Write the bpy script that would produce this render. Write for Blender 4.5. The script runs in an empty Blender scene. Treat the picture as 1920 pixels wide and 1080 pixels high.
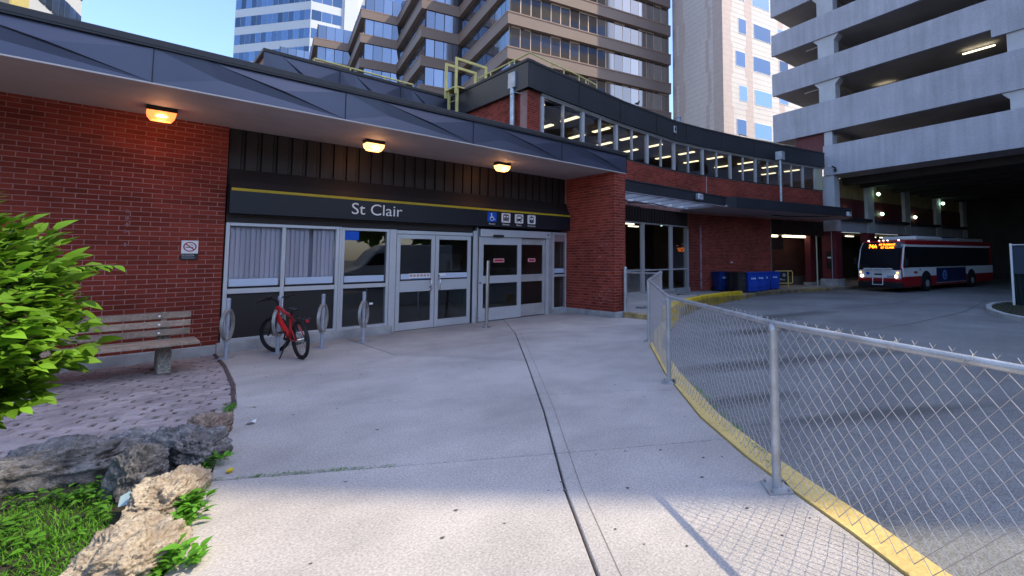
import bpy, bmesh, math, random
from mathutils import Vector, Matrix, noise
R = math.radians
rnd = random.Random(7)
scn = bpy.context.scene
col = scn.collection

# ------------------------------------------------------------------ camera
H = 1.6
def _cam_axes(pitch, roll, yaw):
    cy, sy, cp, sp, cr, sr = math.cos(yaw), math.sin(yaw), math.cos(pitch), math.sin(pitch), math.cos(roll), math.sin(roll)
    fw = Vector((sy*cp, cy*cp, sp)); r = Vector((cy, -sy, 0)); d = fw.cross(r)
    return (cr*r + sr*d), (-sr*r + cr*d), fw
_r, _d, _f = _cam_axes(.0652, .0052, .8511)
cd = bpy.data.cameras.new('camera'); cam = bpy.data.objects.new('camera', cd); col.objects.link(cam)
_m = Matrix.Identity(4)
for i in range(3):
    _m[i][0] = _r[i]; _m[i][1] = -_d[i]; _m[i][2] = -_f[i]
_m[2][3] = H
cam.matrix_world = _m
cd.sensor_fit = 'HORIZONTAL'; cd.sensor_width = 36; cd.lens = 36*875.478/1920
cd.shift_x = (960-1209.46)/1920; cd.shift_y = (426.198-540)/1920
cd.clip_start = .05; cd.clip_end = 3000
scn.camera = cam

# ------------------------------------------------------------------ light
SUN_AZ, SUN_EL = R(-51.8), R(51.3)
w = bpy.data.worlds.new('World'); scn.world = w; w.use_nodes = True
nt = w.node_tree; bg = nt.nodes['Background']
sky = nt.nodes.new('ShaderNodeTexSky'); sky.sky_type = 'NISHITA'; sky.sun_disc = False
sky.sun_elevation = SUN_EL; sky.sun_rotation = math.atan2(math.cos(SUN_AZ), math.sin(SUN_AZ))
sky.altitude = 0; sky.air_density = .95; sky.dust_density = 1.7; sky.ozone_density = 4.5
nt.links.new(sky.outputs[0], bg.inputs[0]); bg.inputs[1].default_value = .15
sd = bpy.data.lights.new('sun', 'SUN'); sun = bpy.data.objects.new('sun', sd); col.objects.link(sun)
sd.energy = 2.0; sd.angle = R(.5); sd.color = (.92, .80, .54)
sun.rotation_euler = Vector((math.cos(SUN_AZ)*math.cos(SUN_EL), math.sin(SUN_AZ)*math.cos(SUN_EL), math.sin(SUN_EL))).to_track_quat('Z', 'Y').to_euler()
vs = scn.view_settings
vs.view_transform = 'Standard'; vs.look = 'None'; vs.gamma = 1; vs.use_curve_mapping = False; vs.exposure = 1.45
scn.cycles.max_bounces = 8; scn.cycles.transparent_max_bounces = 16; scn.cycles.diffuse_bounces = 4
scn.cycles.caustics_reflective = False; scn.cycles.caustics_refractive = False
scn.cycles.sample_clamp_indirect = 4

# ------------------------------------------------------------------ materials
MATS = {}
def mat(name, c, rough=.6, metal=0., spec=.35, noise_=(0, 0), fine=(0, 0), bump=(0, 0), rand=0., island=0., emit=None, es=0., streak=0., blot=(0, 0)):
    """principled material: broad stains (noise_), fine speckle (fine), bump, per-object and per-island value shifts"""
    if name in MATS: return MATS[name]
    m = bpy.data.materials.new(name); m.use_nodes = True; t = m.node_tree; N = t.nodes; L = t.links
    p = N['Principled BSDF']; p.inputs['Roughness'].default_value = rough; p.inputs['Metallic'].default_value = metal
    p.inputs['Specular IOR Level'].default_value = spec
    base = N.new('ShaderNodeRGB'); base.outputs[0].default_value = (*c, 1); out = base.outputs[0]
    geo = N.new('ShaderNodeNewGeometry')
    def mult(val, amt):
        nonlocal out
        mr = N.new('ShaderNodeMapRange'); mr.inputs[3].default_value = 1-amt; mr.inputs[4].default_value = 1+amt
        L.new(val, mr.inputs[0])
        mx = N.new('ShaderNodeMix'); mx.data_type = 'RGBA'; mx.blend_type = 'MULTIPLY'; mx.inputs[0].default_value = 1
        L.new(out, mx.inputs[6]); L.new(mr.outputs[0], mx.inputs[7]); out = mx.outputs[2]
    def tex(scale, detail=4, stretch=None):
        n = N.new('ShaderNodeTexNoise'); n.inputs['Scale'].default_value = scale; n.inputs['Detail'].default_value = detail
        if stretch:
            mp = N.new('ShaderNodeMapping'); mp.inputs[3].default_value = stretch
            L.new(geo.outputs['Position'], mp.inputs[0]); L.new(mp.outputs[0], n.inputs[0])
        else: L.new(geo.outputs['Position'], n.inputs[0])
        return n.outputs[0]
    def wide(v):
        mr = N.new('ShaderNodeMapRange'); mr.inputs[1].default_value = .3; mr.inputs[2].default_value = .7
        L.new(v, mr.inputs[0]); return mr.outputs[0]
    if noise_[1]: mult(wide(tex(noise_[0], 5)), noise_[1])
    if fine[1]: mult(wide(tex(fine[0], 2)), fine[1])
    if blot[1]: mult(wide(tex(blot[0], 8)), blot[1]); mult(wide(tex(blot[0]*9, 3)), blot[1]*.6)
    if streak: mult(wide(tex(1.0, 4, (3.0, 3.0, .25))), streak)
    if rand:
        oi = N.new('ShaderNodeObjectInfo'); mult(oi.outputs['Random'], rand)
    if island: mult(geo.outputs['Random Per Island'], island)
    L.new(out, p.inputs['Base Color'])
    if bump[1]:
        b = N.new('ShaderNodeBump'); b.inputs['Strength'].default_value = bump[1]; b.inputs['Distance'].default_value = .02
        L.new(tex(bump[0], 6), b.inputs['Height']); L.new(b.outputs[0], p.inputs['Normal'])
    if emit:
        p.inputs['Emission Color'].default_value = (*emit, 1); p.inputs['Emission Strength'].default_value = es
    MATS[name] = m; return m

def glass(name, tint=(.9, .93, .95), refl=1.0, rough=0., ior=1.5):
    """thin pane: mostly see-through, mirror-like at grazing angles"""
    if name in MATS: return MATS[name]
    m = bpy.data.materials.new(name); m.use_nodes = True; t = m.node_tree; N = t.nodes; L = t.links
    N.remove(N['Principled BSDF'])
    tr = N.new('ShaderNodeBsdfTransparent'); tr.inputs[0].default_value = (*tint, 1)
    gl = N.new('ShaderNodeBsdfGlossy'); gl.inputs['Roughness'].default_value = rough; gl.inputs[0].default_value = (refl, refl, refl, 1)
    fr = N.new('ShaderNodeFresnel'); ge = N.new('ShaderNodeNewGeometry'); im = N.new('ShaderNodeMapRange'); im.inputs[3].default_value = ior; im.inputs[4].default_value = 1/ior
    L.new(ge.outputs['Backfacing'], im.inputs[0]); L.new(im.outputs[0], fr.inputs[0])
    mx = N.new('ShaderNodeMixShader'); L.new(fr.outputs[0], mx.inputs[0]); L.new(tr.outputs[0], mx.inputs[1]); L.new(gl.outputs[0], mx.inputs[2])
    L.new(mx.outputs[0], N['Material Output'].inputs[0]); MATS[name] = m; return m

M_brick = mat('brick', (.205, .036, .024), .85, 0, .12, noise_=(.8, .28), blot=(4, .08), fine=(60, .12), bump=(90, .25), rand=.22, island=.2)
M_brick2 = mat('brick_lower', (.25, .045, .03), .85, 0, .12, noise_=(.7, .28), blot=(4, .08), fine=(60, .12), bump=(90, .25), rand=.2, island=.28)
M_mortar = mat('mortar', (.36, .2, .18), .95, 0, .1, noise_=(2, .2), fine=(80, .1))
M_conc = mat('concrete_walk', (.40, .365, .355), .9, noise_=(.8, .16), fine=(70, .24), bump=(200, .16), rand=.07, blot=(2.7, .07))
M_concw = mat('concrete_plinth', (.36, .36, .37), .9, noise_=(3, .25), fine=(70, .12), bump=(60, .3))
M_paver = mat('paver', (.36, .295, .3), .9, noise_=(2.2, .2), fine=(90, .15), bump=(80, .4), rand=.16)
M_soil = mat('soil', (.035, .03, .02), 1, noise_=(5, .4), fine=(60, .3), bump=(40, .6))
M_asph = mat('asphalt', (.19, .19, .195), .85, noise_=(.35, .22), blot=(1.3, .1), fine=(75, .38), bump=(120, .4))
M_ground = mat('city_ground', (.2, .19, .18), .95, noise_=(.1, .2))
M_fascia = mat('fascia_metal', (.06, .068, .11), .36, .4, .5, noise_=(.8, .1))
M_fascia2 = mat('fascia_dark', (.035, .036, .045), .42, .25, .5, noise_=(.6, .15))
M_cap = mat('roof_cap', (.03, .03, .036), .5)
M_soffit = mat('soffit', (.42, .36, .36), .7, noise_=(.8, .1), streak=.06)
M_clad = mat('cladding', (.03, .023, .022), .5, noise_=(2, .15))
M_sign = mat('sign_face', (.012, .014, .022), .35)
M_signtop = mat('sign_hood', (.02, .017, .018), .5)
M_yel = mat('yellow_stripe', (.5, .37, .02), .5, noise_=(3, .12))
M_white = mat('white_print', (.78, .78, .8), .5)
M_alu = mat('aluminium', (.55, .56, .6), .35, .35, .5, noise_=(1.5, .06))
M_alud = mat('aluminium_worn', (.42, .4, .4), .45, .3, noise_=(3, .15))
M_gasket = mat('gasket', (.01, .01, .012), .6)
M_panel = mat('infill_panel', (.022, .018, .019), .45)
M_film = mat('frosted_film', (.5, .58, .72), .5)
M_blind = mat('blind', (.5, .48, .55), .7, rand=.15)
M_glass = glass('door_glass', (.86, .89, .91), 1.0, 0, 1.5)
M_glassc = glass('clear_glass', (.97, .98, .99), 1.0, 0, 1.4)
M_glass_d = glass('hall_glass', (.86, .87, .9), 1.0, .0, 1.45)
M_int = mat('interior_wall', (.2, .14, .115), .8, noise_=(1, .2))
M_intf = mat('interior_floor', (.1, .095, .09), .5)
M_ceil = mat('interior_ceiling', (.36, .31, .3), .8)
M_tube = mat('lamp_tube', (1, .9, .7), .5, emit=(1, .84, .48), es=.85)
M_tubew = mat('lamp_tube_white', (1, .95, .8), .5, emit=(1, .9, .62), es=1.5)
M_flood = mat('flood_lamp', (.6, 1, .7), .5, emit=(.6, 1, .72), es=3)
M_galv = mat('galvanised', (.46, .47, .5), .42, .6, .5, noise_=(6, .2), fine=(120, .1))
M_wire = mat('fence_wire', (.42, .40, .41), .45, .35, .5)
M_steel = mat('stainless', (.5, .5, .5), .22, .9)
M_rackp = mat('rack_paint', (.34, .37, .45), .5, .2, noise_=(9, .15))
M_rack = mat('rack_ring', (.36, .34, .32), .45, .5, noise_=(7, .25))
M_kerb = mat('kerb_yellow', (.6, .44, .17), .85, noise_=(2.5, .12), fine=(45, .14), bump=(50, .2))
M_kerb2 = mat('kerb_yellow_bright', (.62, .42, .02), .8, noise_=(3.5, .3), fine=(30, .25), bump=(50, .3))
M_kerbw = mat('kerb_worn', (.4, .29, .13), .9, noise_=(2.5, .45), fine=(30, .25), bump=(50, .3))
M_kerbg = mat('kerb_grey', (.4, .4, .4), .9, noise_=(4, .2))
M_wood = mat('bench_wood', (.27, .205, .16), .75, streak=.0, noise_=(6, .25), fine=(40, .18), bump=(60, .4), rand=.18)
M_aggr = mat('aggregate', (.3, .27, .24), .95, fine=(65, .55), bump=(70, .7))
M_rock = mat('rock', (.40, .335, .27), .95, noise_=(6, .3), fine=(38, .45), bump=(26, 1.0), rand=.08)
M_rockg = mat('rock_grey', (.2, .195, .2), .95, noise_=(5, .4), fine=(34, .42), bump=(22, 1.0), rand=.1)
M_bark = mat('twig', (.12, .08, .05), .9)
M_leaf = mat('leaf', (.15, .31, .02), .6, .0, .25, rand=.4, island=.4)
def translucent(m, k):
    t = m.node_tree; p = t.nodes['Principled BSDF']; tl_ = t.nodes.new('ShaderNodeBsdfTranslucent'); mx = t.nodes.new('ShaderNodeMixShader'); mx.inputs[0].default_value = k
    t.links.new(p.inputs['Base Color'].links[0].from_socket, tl_.inputs[0]); t.links.new(p.outputs[0], mx.inputs[1]); t.links.new(tl_.outputs[0], mx.inputs[2]); t.links.new(mx.outputs[0], t.nodes['Material Output'].inputs[0])
M_leafs = mat('weed_leaf', (.09, .25, .02), .5, rand=.3, island=.4)
M_grass = mat('grass_blade', (.09, .27, .012), .55, island=.45)
for m_ in (M_leaf, M_leafs, M_grass): translucent(m_, .35)
M_pole = mat('rail_yellow', (.68, .58, .22), .55, noise_=(4, .1))
M_par = mat('garage_concrete', (.43, .42, .48), .85, noise_=(.35, .1), fine=(14, .07), streak=.11, blot=(1.1, .05))
M_par2 = mat('garage_soffit', (.4, .37, .36), .9, noise_=(.5, .15))
M_gcol = mat('garage_column', (.52, .52, .56), .7, noise_=(1.5, .1))
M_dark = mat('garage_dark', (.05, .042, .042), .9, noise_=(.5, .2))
M_tan = mat('tan_panel', (.28, .21, .1), .8, noise_=(1, .2), streak=.15)
M_dred = mat('dark_red_panel', (.1, .018, .022), .6, noise_=(2, .2))
M_maroon = mat('pillar_maroon', (.14, .022, .03), .55, noise_=(2, .2))
M_brown = mat('tower_brown', (.23, .175, .155), .6, .1, noise_=(.2, .06))
M_brownf = mat('tower_frame', (.58, .44, .36), .5, .2)
M_tglass = mat('tower_glass', (.2, .23, .3), .05, .85, .5, rand=.25)
M_tglassb = mat('tower_glass_bronze', (.3, .28, .27), .05, .85, .5, rand=.25)
M_stone = mat('tower_stone', (.74, .68, .66), .8, noise_=(.1, .05), fine=(2, .04))
M_stone2 = mat('tower_stone_pink', (.64, .53, .5), .8, fine=(2, .05))
M_wtower = mat('white_tower', (.6, .61, .63), .6, noise_=(.2, .04))
M_bglass = mat('blue_glass', (.13, .19, .3), .06, .8, .5, rand=.5)
M_rubber = mat('rubber', (.012, .012, .013), .7)
M_black = mat('black_plastic', (.014, .014, .016), .45)
M_red = mat('red_paint', (.5, .012, .018), .3, 0, .6)
M_chrome = mat('chrome', (.6, .6, .6), .2, 1)
M_blue = mat('bin_blue', (.006, .045, .35), .45)
M_blued = mat('bin_dark_blue', (.006, .03, .16), .45)
M_bink = mat('bin_black', (.03, .024, .026), .5)
M_green = mat('kiosk_green', (.01, .13, .05), .4)
M_signred = mat('sign_red', (.35, .01, .02), .5)
M_signblue = mat('sign_blue', (.0, .09, .55), .45)
M_busr = mat('bus_red', (.28, .01, .016), .35)
M_busw = mat('bus_white', (.68, .68, .7), .35)
M_busg = mat('bus_glass', (.01, .012, .016), .06, 0, .8)
M_led = mat('led_orange', (1, .25, .02), .5, emit=(1, .22, .01), es=3.5)
M_head = mat('headlamp', (1, .9, .8), .3, emit=(1, .85, .7), es=4)
M_lampb = mat('lamp_housing', (.012, .01, .009), .5)
M_lamp1 = mat('lamp_lens_orange', (.9, .35, .15), .3, emit=(1, .2, .045), es=.9)
M_lamp2 = mat('lamp_lens_warm', (.9, .6, .35), .3, emit=(1, .42, .13), es=1.5)
M_core = mat('lamp_core', (1, .8, .5), .3, emit=(1, .65, .3), es=14)
M_dumpster = mat('bin_green', (.012, .03, .035), .6)
M_screen = mat('privacy_screen', (.03, .045, .07), .8)
M_litter = mat('litter', (.7, .7, .72), .6)
M_gum = mat('gum', (.1, .09, .085), .9)

# ------------------------------------------------------------------ mesh helpers
class MB:
    def __init__(s): s.v = []; s.f = []; s.mi = []; s.sm = []
    def add(s, vs_, fs, m=0, smooth=False):
        o = len(s.v); s.v += [tuple(v) for v in vs_]
        for f in fs: s.f.append([i+o for i in f]); s.mi.append(m); s.sm.append(smooth)
    def box(s, x0, x1, y0, y1, z0, z1, m=0, T=None):
        vs_ = [Vector((x, y, z)) for z in (z0, z1) for y in (y0, y1) for x in (x0, x1)]
        if T: vs_ = [T @ v for v in vs_]
        s.add(vs_, [(0, 2, 3, 1), (4, 5, 7, 6), (0, 1, 5, 4), (2, 6, 7, 3), (0, 4, 6, 2), (1, 3, 7, 5)], m)
    def prism(s, poly, z0, z1, m=0, cap=True, T=None):
        n = len(poly)
        zs0 = z0 if callable(z0) else (lambda x, y: z0); zs1 = z1 if callable(z1) else (lambda x, y: z1)
        vs_ = [Vector((x, y, zs0(x, y))) for x, y in poly] + [Vector((x, y, zs1(x, y))) for x, y in poly]
        if T: vs_ = [T @ v for v in vs_]
        fs = [(i, (i+1) % n, n+(i+1) % n, n+i) for i in range(n)]
        if cap: fs += [tuple(range(n-1, -1, -1)), tuple(range(n, 2*n))]
        s.add(vs_, fs, m)
    def tube(s, pts, r, n=8, m=0, closed=False, caps=True, smooth=True):
        pts = [Vector(p) for p in pts]; k = len(pts)
        rr = r if isinstance(r, (list, tuple)) else [r]*k
        rings = []; prev = None
        for i, p in enumerate(pts):
            if closed: t = (pts[(i+1) % k]-pts[i-1])
            else: t = (pts[min(i+1, k-1)]-pts[max(i-1, 0)])
            t = t.normalized() if t.length > 1e-9 else Vector((0, 0, 1))
            if prev is None:
                a = Vector((0, 0, 1)) if abs(t.z) < .9 else Vector((1, 0, 0)); u = t.cross(a).normalized()
            else:
                u = prev-t*prev.dot(t); u = u.normalized() if u.length > 1e-6 else t.orthogonal().normalized()
            prev = u; v = t.cross(u)
            rings.append([p+(u*math.cos(2*math.pi*j/n)+v*math.sin(2*math.pi*j/n))*rr[i] for j in range(n)])
        fs = []
        for i in range(k if closed else k-1):
            a, b = i*n, ((i+1) % k)*n
            for j in range(n): fs.append((a+j, a+(j+1) % n, b+(j+1) % n, b+j))
        s.add([q for r_ in rings for q in r_], fs, m, smooth)
        if caps and not closed:
            s.add(rings[0], [tuple(range(n-1, -1, -1))], m); s.add(rings[-1], [tuple(range(n))], m)
    def disc(s, c, u, v, r, n=20, m=0, r2=None):
        c, u, v = Vector(c), Vector(u), Vector(v)
        P = [c+u*math.cos(2*math.pi*i/n)*r+v*math.sin(2*math.pi*i/n)*r for i in range(n)]
        if r2 is None: s.add(P, [tuple(range(n))], m)
        else:
            Q = [c+u*math.cos(2*math.pi*i/n)*r2+v*math.sin(2*math.pi*i/n)*r2 for i in range(n)]
            s.add(P+Q, [(i, (i+1) % n, n+(i+1) % n, n+i) for i in range(n)], m)
    def cyl(s, c, axis, r, h, n=16, m=0):
        a = Vector(axis).normalized(); s.tube([Vector(c)-a*h/2, Vector(c)+a*h/2], r, n, m)
    def mesh(s, name, mats):
        me = bpy.data.meshes.new(name); me.from_pydata(s.v, [], s.f)
        for m in (mats if isinstance(mats, (list, tuple)) else [mats]): me.materials.append(m)
        me.polygons.foreach_set('material_index', s.mi); me.polygons.foreach_set('use_smooth', s.sm)
        me.update(); return me
    def build(s, name, mats, parent=None, bevel=0, fix=True):
        me = s.mesh(name, mats)
        if fix:
            bm = bmesh.new(); bm.from_mesh(me); bmesh.ops.recalc_face_normals(bm, faces=bm.faces)
            if bevel:
                es = [e for e in bm.edges if len(e.link_faces) == 2 and e.calc_face_angle(0) > R(30)]
                bmesh.ops.bevel(bm, geom=es, offset=bevel, segments=1, affect='EDGES', profile=.5)
            bm.to_mesh(me); bm.free()
        return put(name, me, parent)
def put(name, me, parent=None):
    o = bpy.data.objects.new(name, me); col.objects.link(o)
    if parent: adopt(o, parent)
    return o
def wmat(o):
    mb = Matrix.LocRotScale(o.location, o.rotation_euler, o.scale)
    return (wmat(o.parent) @ o.matrix_parent_inverse @ mb) if o.parent else mb
def adopt(o, parent):
    o.parent = parent; o.matrix_parent_inverse = wmat(parent).inverted()
def tag(o, label=None, cat=None, group=None, kind=None):
    if label: o['label'] = label
    if cat: o['category'] = cat
    if group: o['group'] = group
    if kind: o['kind'] = kind
    return o
def thing(name, label, cat, loc=(0, 0, 0), rz=0, group=None):
    o = bpy.data.objects.new(name, None); col.objects.link(o); o.location = loc; o.rotation_euler = (0, 0, rz); o.empty_display_size = .1
    return tag(o, label, cat, group)
def kids(o): return [c for c in bpy.data.objects if c.parent == o]
def copy_tree(o, loc=None, rz=None, label=None):
    """a copy of a thing built at the origin, with its parts and sub-parts"""
    r = o.copy(); col.objects.link(r)
    def rec(a, b):
        for c in kids(a):
            if c is b: continue
            d = c.copy(); col.objects.link(d); d.parent = b; rec(c, d)
    rec(o, r)
    if loc is not None: r.location = loc
    if rz is not None: r.rotation_euler = (0, 0, rz)
    if label: r['label'] = label
    return r
def text_mesh(s, size, depth=.004, align='LEFT'):
    cu = bpy.data.curves.new('lettering', 'FONT'); cu.body = s; cu.size = size; cu.extrude = depth/2; cu.align_x = align; cu.resolution_u = 4
    o = bpy.data.objects.new('lettering_tmp', cu); col.objects.link(o)
    me = bpy.data.meshes.new_from_object(o.evaluated_get(bpy.context.evaluated_depsgraph_get()))
    bpy.data.objects.remove(o); return me
def lettering(s, size, pos, right, m, parent, width=None, name='lettering', bold=0):
    """raised letters on an upright face; right = unit vector along the line"""
    me = text_mesh(s, size); me.materials.clear(); me.materials.append(m)
    xs = [v.co.x for v in me.vertices]; x0, x1 = min(xs), max(xs)
    k = (width/(x1-x0)) if width else 1
    r = Vector(right).normalized(); u = Vector((0, 0, 1)); n = r.cross(u)
    for v in me.vertices:
        p = v.co; v.co = Vector(pos)+r*(p.x-x0)*k+u*p.y*1.0+n*p.z
    return put(name, me, parent)
def frame(o, d):
    """local x along d, local -y towards the viewer side, z up"""
    d = Vector((d[0], d[1], 0)).normalized(); n = Vector((-d.y, d.x, 0))
    T = Matrix.Identity(4)
    for i in range(3): T[i][0] = d[i]; T[i][1] = n[i]; T[i][2] = (0, 0, 1)[i]; T[i][3] = (o[0], o[1], 0)[i]
    return T
def lerp(a, b, t): return a+(b-a)*t
def sm01(t): t = min(1, max(0, t)); return t*t*(3-2*t)
def road_z(x): return -.13-.32*min(1, max(0, (x-10)/20.))
def plat_z(x):
    t = min(1, max(0, (x-15)/3.)); return .12*(1-t)+(road_z(x)+.18)*t

BL, BH, JT = .2255, .0772, .0105
_brick = {}
def brick_mesh(m):
    if m.name not in _brick:
        b = MB(); b.box(0, 1, -.006, .03, 0, BH-JT); _brick[m.name] = b.mesh('brick', m)
        bm = bmesh.new(); bm.from_mesh(_brick[m.name])
        es = [e for e in bm.edges if all(abs(v.co.y+.006) < 1e-5 for v in e.verts)]
        bmesh.ops.bevel(bm, geom=es, offset=.0022, segments=1, affect='EDGES'); bm.to_mesh(_brick[m.name]); bm.free()
    return _brick[m.name]
def brickwork(T, length, z0, rows, parent, m=None, single=None, off=0.0, limit=300):
    """running bond on the plane y=0 of frame T (face towards -y); single(x, z) picks bricks that become parts, the rest is joined"""
    m = m or M_brick; st = MB(); n1 = 0
    for r in range(rows):
        z = z0+r*BH; x = -(BL/2 if r % 2 else 0)-off
        while x < length-.02:
            a, b = max(x, 0), min(x+BL-JT, length)
            if b-a > .02:
                j = rnd.uniform(-.0015, .0015)
                if single and n1 < limit and single(.5*(a+b), z):
                    o = put('brick', brick_mesh(m)); o.matrix_world = T @ Matrix.Translation((a, j, z)) @ Matrix.Diagonal((b-a, 1, 1, 1))
                    bpyw = o.matrix_world.copy(); o.location, q, o.scale = bpyw.decompose(); o.rotation_euler = q.to_euler()
                    adopt(o, parent); n1 += 1
                else:
                    P = [T @ Vector(p) for p in ((a, -.005+j, z), (b, -.005+j, z), (b, -.005+j, z+BH-JT), (a, -.005+j, z+BH-JT), (a, .005, z), (b, .005, z), (b, .005, z+BH-JT), (a, .005, z+BH-JT))]
                    st.add(P, [(0, 1, 2, 3), (0, 4, 5, 1), (3, 2, 6, 7), (0, 3, 7, 4), (1, 5, 6, 2)])
            x += BL
    if st.v:
        o = st.build('brick_courses', m, parent, fix=False); o['kind'] = 'stuff'
    return n1

# ================================================================== ground, road, walk
b = MB(); b.box(-900, 900, -900, 900, -1.2, -.62); tag(b.build('ground', M_ground), kind='structure')
b = MB(); NX, NY = 60, 40
X0, X1, Y0, Y1 = -12, 70, -22, 20
V = [(lerp(X0, X1, i/NX), lerp(Y0, Y1, j/NY)) for j in range(NY+1) for i in range(NX+1)]
b.add([(x, y, road_z(x)) for x, y in V], [(j*(NX+1)+i, j*(NX+1)+i+1, (j+1)*(NX+1)+i+1, (j+1)*(NX+1)+i) for j in range(NY) for i in range(NX)], 0, True)
tag(b.build('road', M_asph), kind='structure')
# darker tyre and oil marks and patch lines on the road
M_patch = [mat('asphalt_stain_%s' % n_, (v_, v_, v_*1.02), .8, noise_=(.8, .2), fine=(75, .36), bump=(120, .4)) for n_, v_ in (('faint', .17), ('light', .15), ('mid', .125), ('deep', .105))]
b = MB()
def blot(c, d, L_, W_, n=28, zoff=.004, mi_=0):
    d = Vector(d).normalized(); nrm = Vector((-d.y, d.x)); P = []
    for i in range(n):
        a = 2*math.pi*i/n; k = 1+.22*noise.noise(Vector((c[0]*3+math.cos(a), c[1]*3+math.sin(a), 1)))
        p = Vector(c)+d*math.cos(a)*L_*k+nrm*math.sin(a)*W_*k; P.append((p.x, p.y, road_z(p.x)+zoff))
    b.add(P, [tuple(range(n))], mi_)
for c, d, l, w_ in [((7.6, 3.4), (.8, -.45), 2.6, .22), ((5.6, 1.55), (.8, -.6), 1.9, .16), ((10.6, 5.2), (.9, -.3), 1.8, .3), ((13.5, 6.3), (.9, -.2), 2.4, .35), ((5.2, 2.9), (.85, -.5), .7, .16)]:
    for q_ in range(4): blot(c, d, l*(1.15-.2*q_), w_*(1.5-.32*q_), 28, .004+.0015*q_, q_)
tag(b.build('road_stain', M_patch, fix=False), kind='structure')
b = MB()
for pts, wd in [([(9.5, 4.2), (14, 3.0), (19, 2.4), (26, 2.4)], .03), ([(11.5, 6.3), (16.2, 6.2), (21, 5.0), (27, 5.1)], .04), ([(18.5, 6.6), (19.5, 5.0), (18.9, 3.2)], .03)]:
    for p, q in zip(pts, pts[1:]):
        p, q = Vector(p), Vector(q); n_ = Vector((-(q-p).y, (q-p).x)).normalized()*wd/2
        b.add([(*v, road_z(v[0])+.007) for v in ((p+n_), (q+n_), (q-n_), (p-n_))], [(0, 1, 2, 3)])
tag(b.build('road_seam', mat('seam', (.09, .09, .095), .8), fix=False), kind='structure')

# left edge of the walk, the scored joint and the kerb line (world metres)
LB = [(-1.5, -6), (-.9, -2.5), (-.35, .6), (-.02, 2.2), (.2, 3.35), (.34, 3.86), (.54, 4.72), (.79, 6.09), (.98, 6.9), (1.12, 8.05), (1.22, 9.6), (1.245, 10.84)]
JL = [(-1.6, -5.5), (.0, -2.0), (1.0, .35), (1.69, 1.81), (2.14, 2.62), (3.07, 4.12), (4.35, 6.3), (5.79, 8.80)]
KO = [(1.6, -5.5), (2.15, -2.2), (2.55, -.5), (2.84, .475), (3.07, .85), (3.35, 1.38), (3.61, 1.84), (4.13, 2.63), (5.27, 3.99), (6.7, 5.5), (8.08, 6.54), (9.2, 7.2)]
def seg_x(line, p, d):
    """where the line p + t d crosses a polyline: (index + fraction, point)"""
    p, d = Vector(p), Vector(d)
    for i, (a, c) in enumerate(zip(line, line[1:])):
        a, c = Vector(a), Vector(c); e = c-a; den = d.x*e.y-d.y*e.x
        if abs(den) < 1e-9: continue
        s = ((a-p).x*d.y-(a-p).y*d.x)/den*-1
        s = ((p-a).x*d.y-(p-a).y*d.x)/(e.x*d.y-e.y*d.x)
        if -1e-6 <= s <= 1+1e-6: return i+s, a+e*s
    return None
def sub(line, i0, i1):
    out = []
    def at(i):
        k = min(int(i), len(line)-2); return Vector(line[k]).lerp(Vector(line[k+1]), i-k)
    out.append(at(i0)); out += [Vector(line[k]) for k in range(int(math.ceil(i0+1e-6)), int(math.floor(i1-1e-6))+1)]; out.append(at(i1)); return out
def offs(line, d):
    out = []
    for i, p in enumerate(line):
        a = Vector(line[max(i-1, 0)]); c = Vector(line[min(i+1, len(line)-1)]); t = (c-a).normalized(); out.append(Vector(p)+Vector((-t.y, t.x))*d)
    return [tuple(p) for p in out]
KI = offs(KO, .2)
walk = thing('sidewalk', None, None); walk['kind'] = 'structure'
def slab(poly, name='concrete_slab', z1=0., m=M_conc, parent=walk, shrink=.008, bev=.006):
    poly = [Vector(p) for p in poly]; n = len(poly); area = sum(poly[i].x*poly[(i+1) % n].y-poly[(i+1) % n].x*poly[i].y for i in range(n))
    if area < 0: poly.reverse()
    ins = []
    for i, p in enumerate(poly):
        a, c = (p-poly[i-1]).normalized(), (poly[(i+1) % n]-p).normalized(); na, nc = Vector((-a.y, a.x)), Vector((-c.y, c.x))
        bis = na+nc; bis = bis/max(bis.dot(na), .35) if bis.length > 1e-6 else na
        ins.append(p+bis*shrink)
    b = MB(); b.prism([tuple(p) for p in ins], -.3, z1); return b.build(name, m, parent, bevel=bev)
jdir = Vector((-.793, .609))
rows_r = [(4.491, 3.611), (3.455, 2.418), (5.802, 4.89)]
cuts_R = [((2.3, -3.6), jdir), ((2.4, -.75), jdir), ((3.455, 2.418), Vector((-.98, .752))), ((4.491, 3.611), Vector((-1.11, 1.04))), ((5.802, 4.89), Vector((-1.38, 1.33)))]
prev = None
for p, d in cuts_R+[None and 0 or ((99, 99), Vector((1, 0)))]:
    if p[0] > 90: cur = (len(JL)-1, len(KI)-1)
    else:
        a = seg_x(JL, p, d); c = seg_x(KI, p, d); cur = (a[0], c[0])
    if prev:
        J = sub(JL, prev[0], cur[0]); K = sub(KI, prev[1], cur[1])
        slab(J+K[::-1])
    prev = cur
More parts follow.
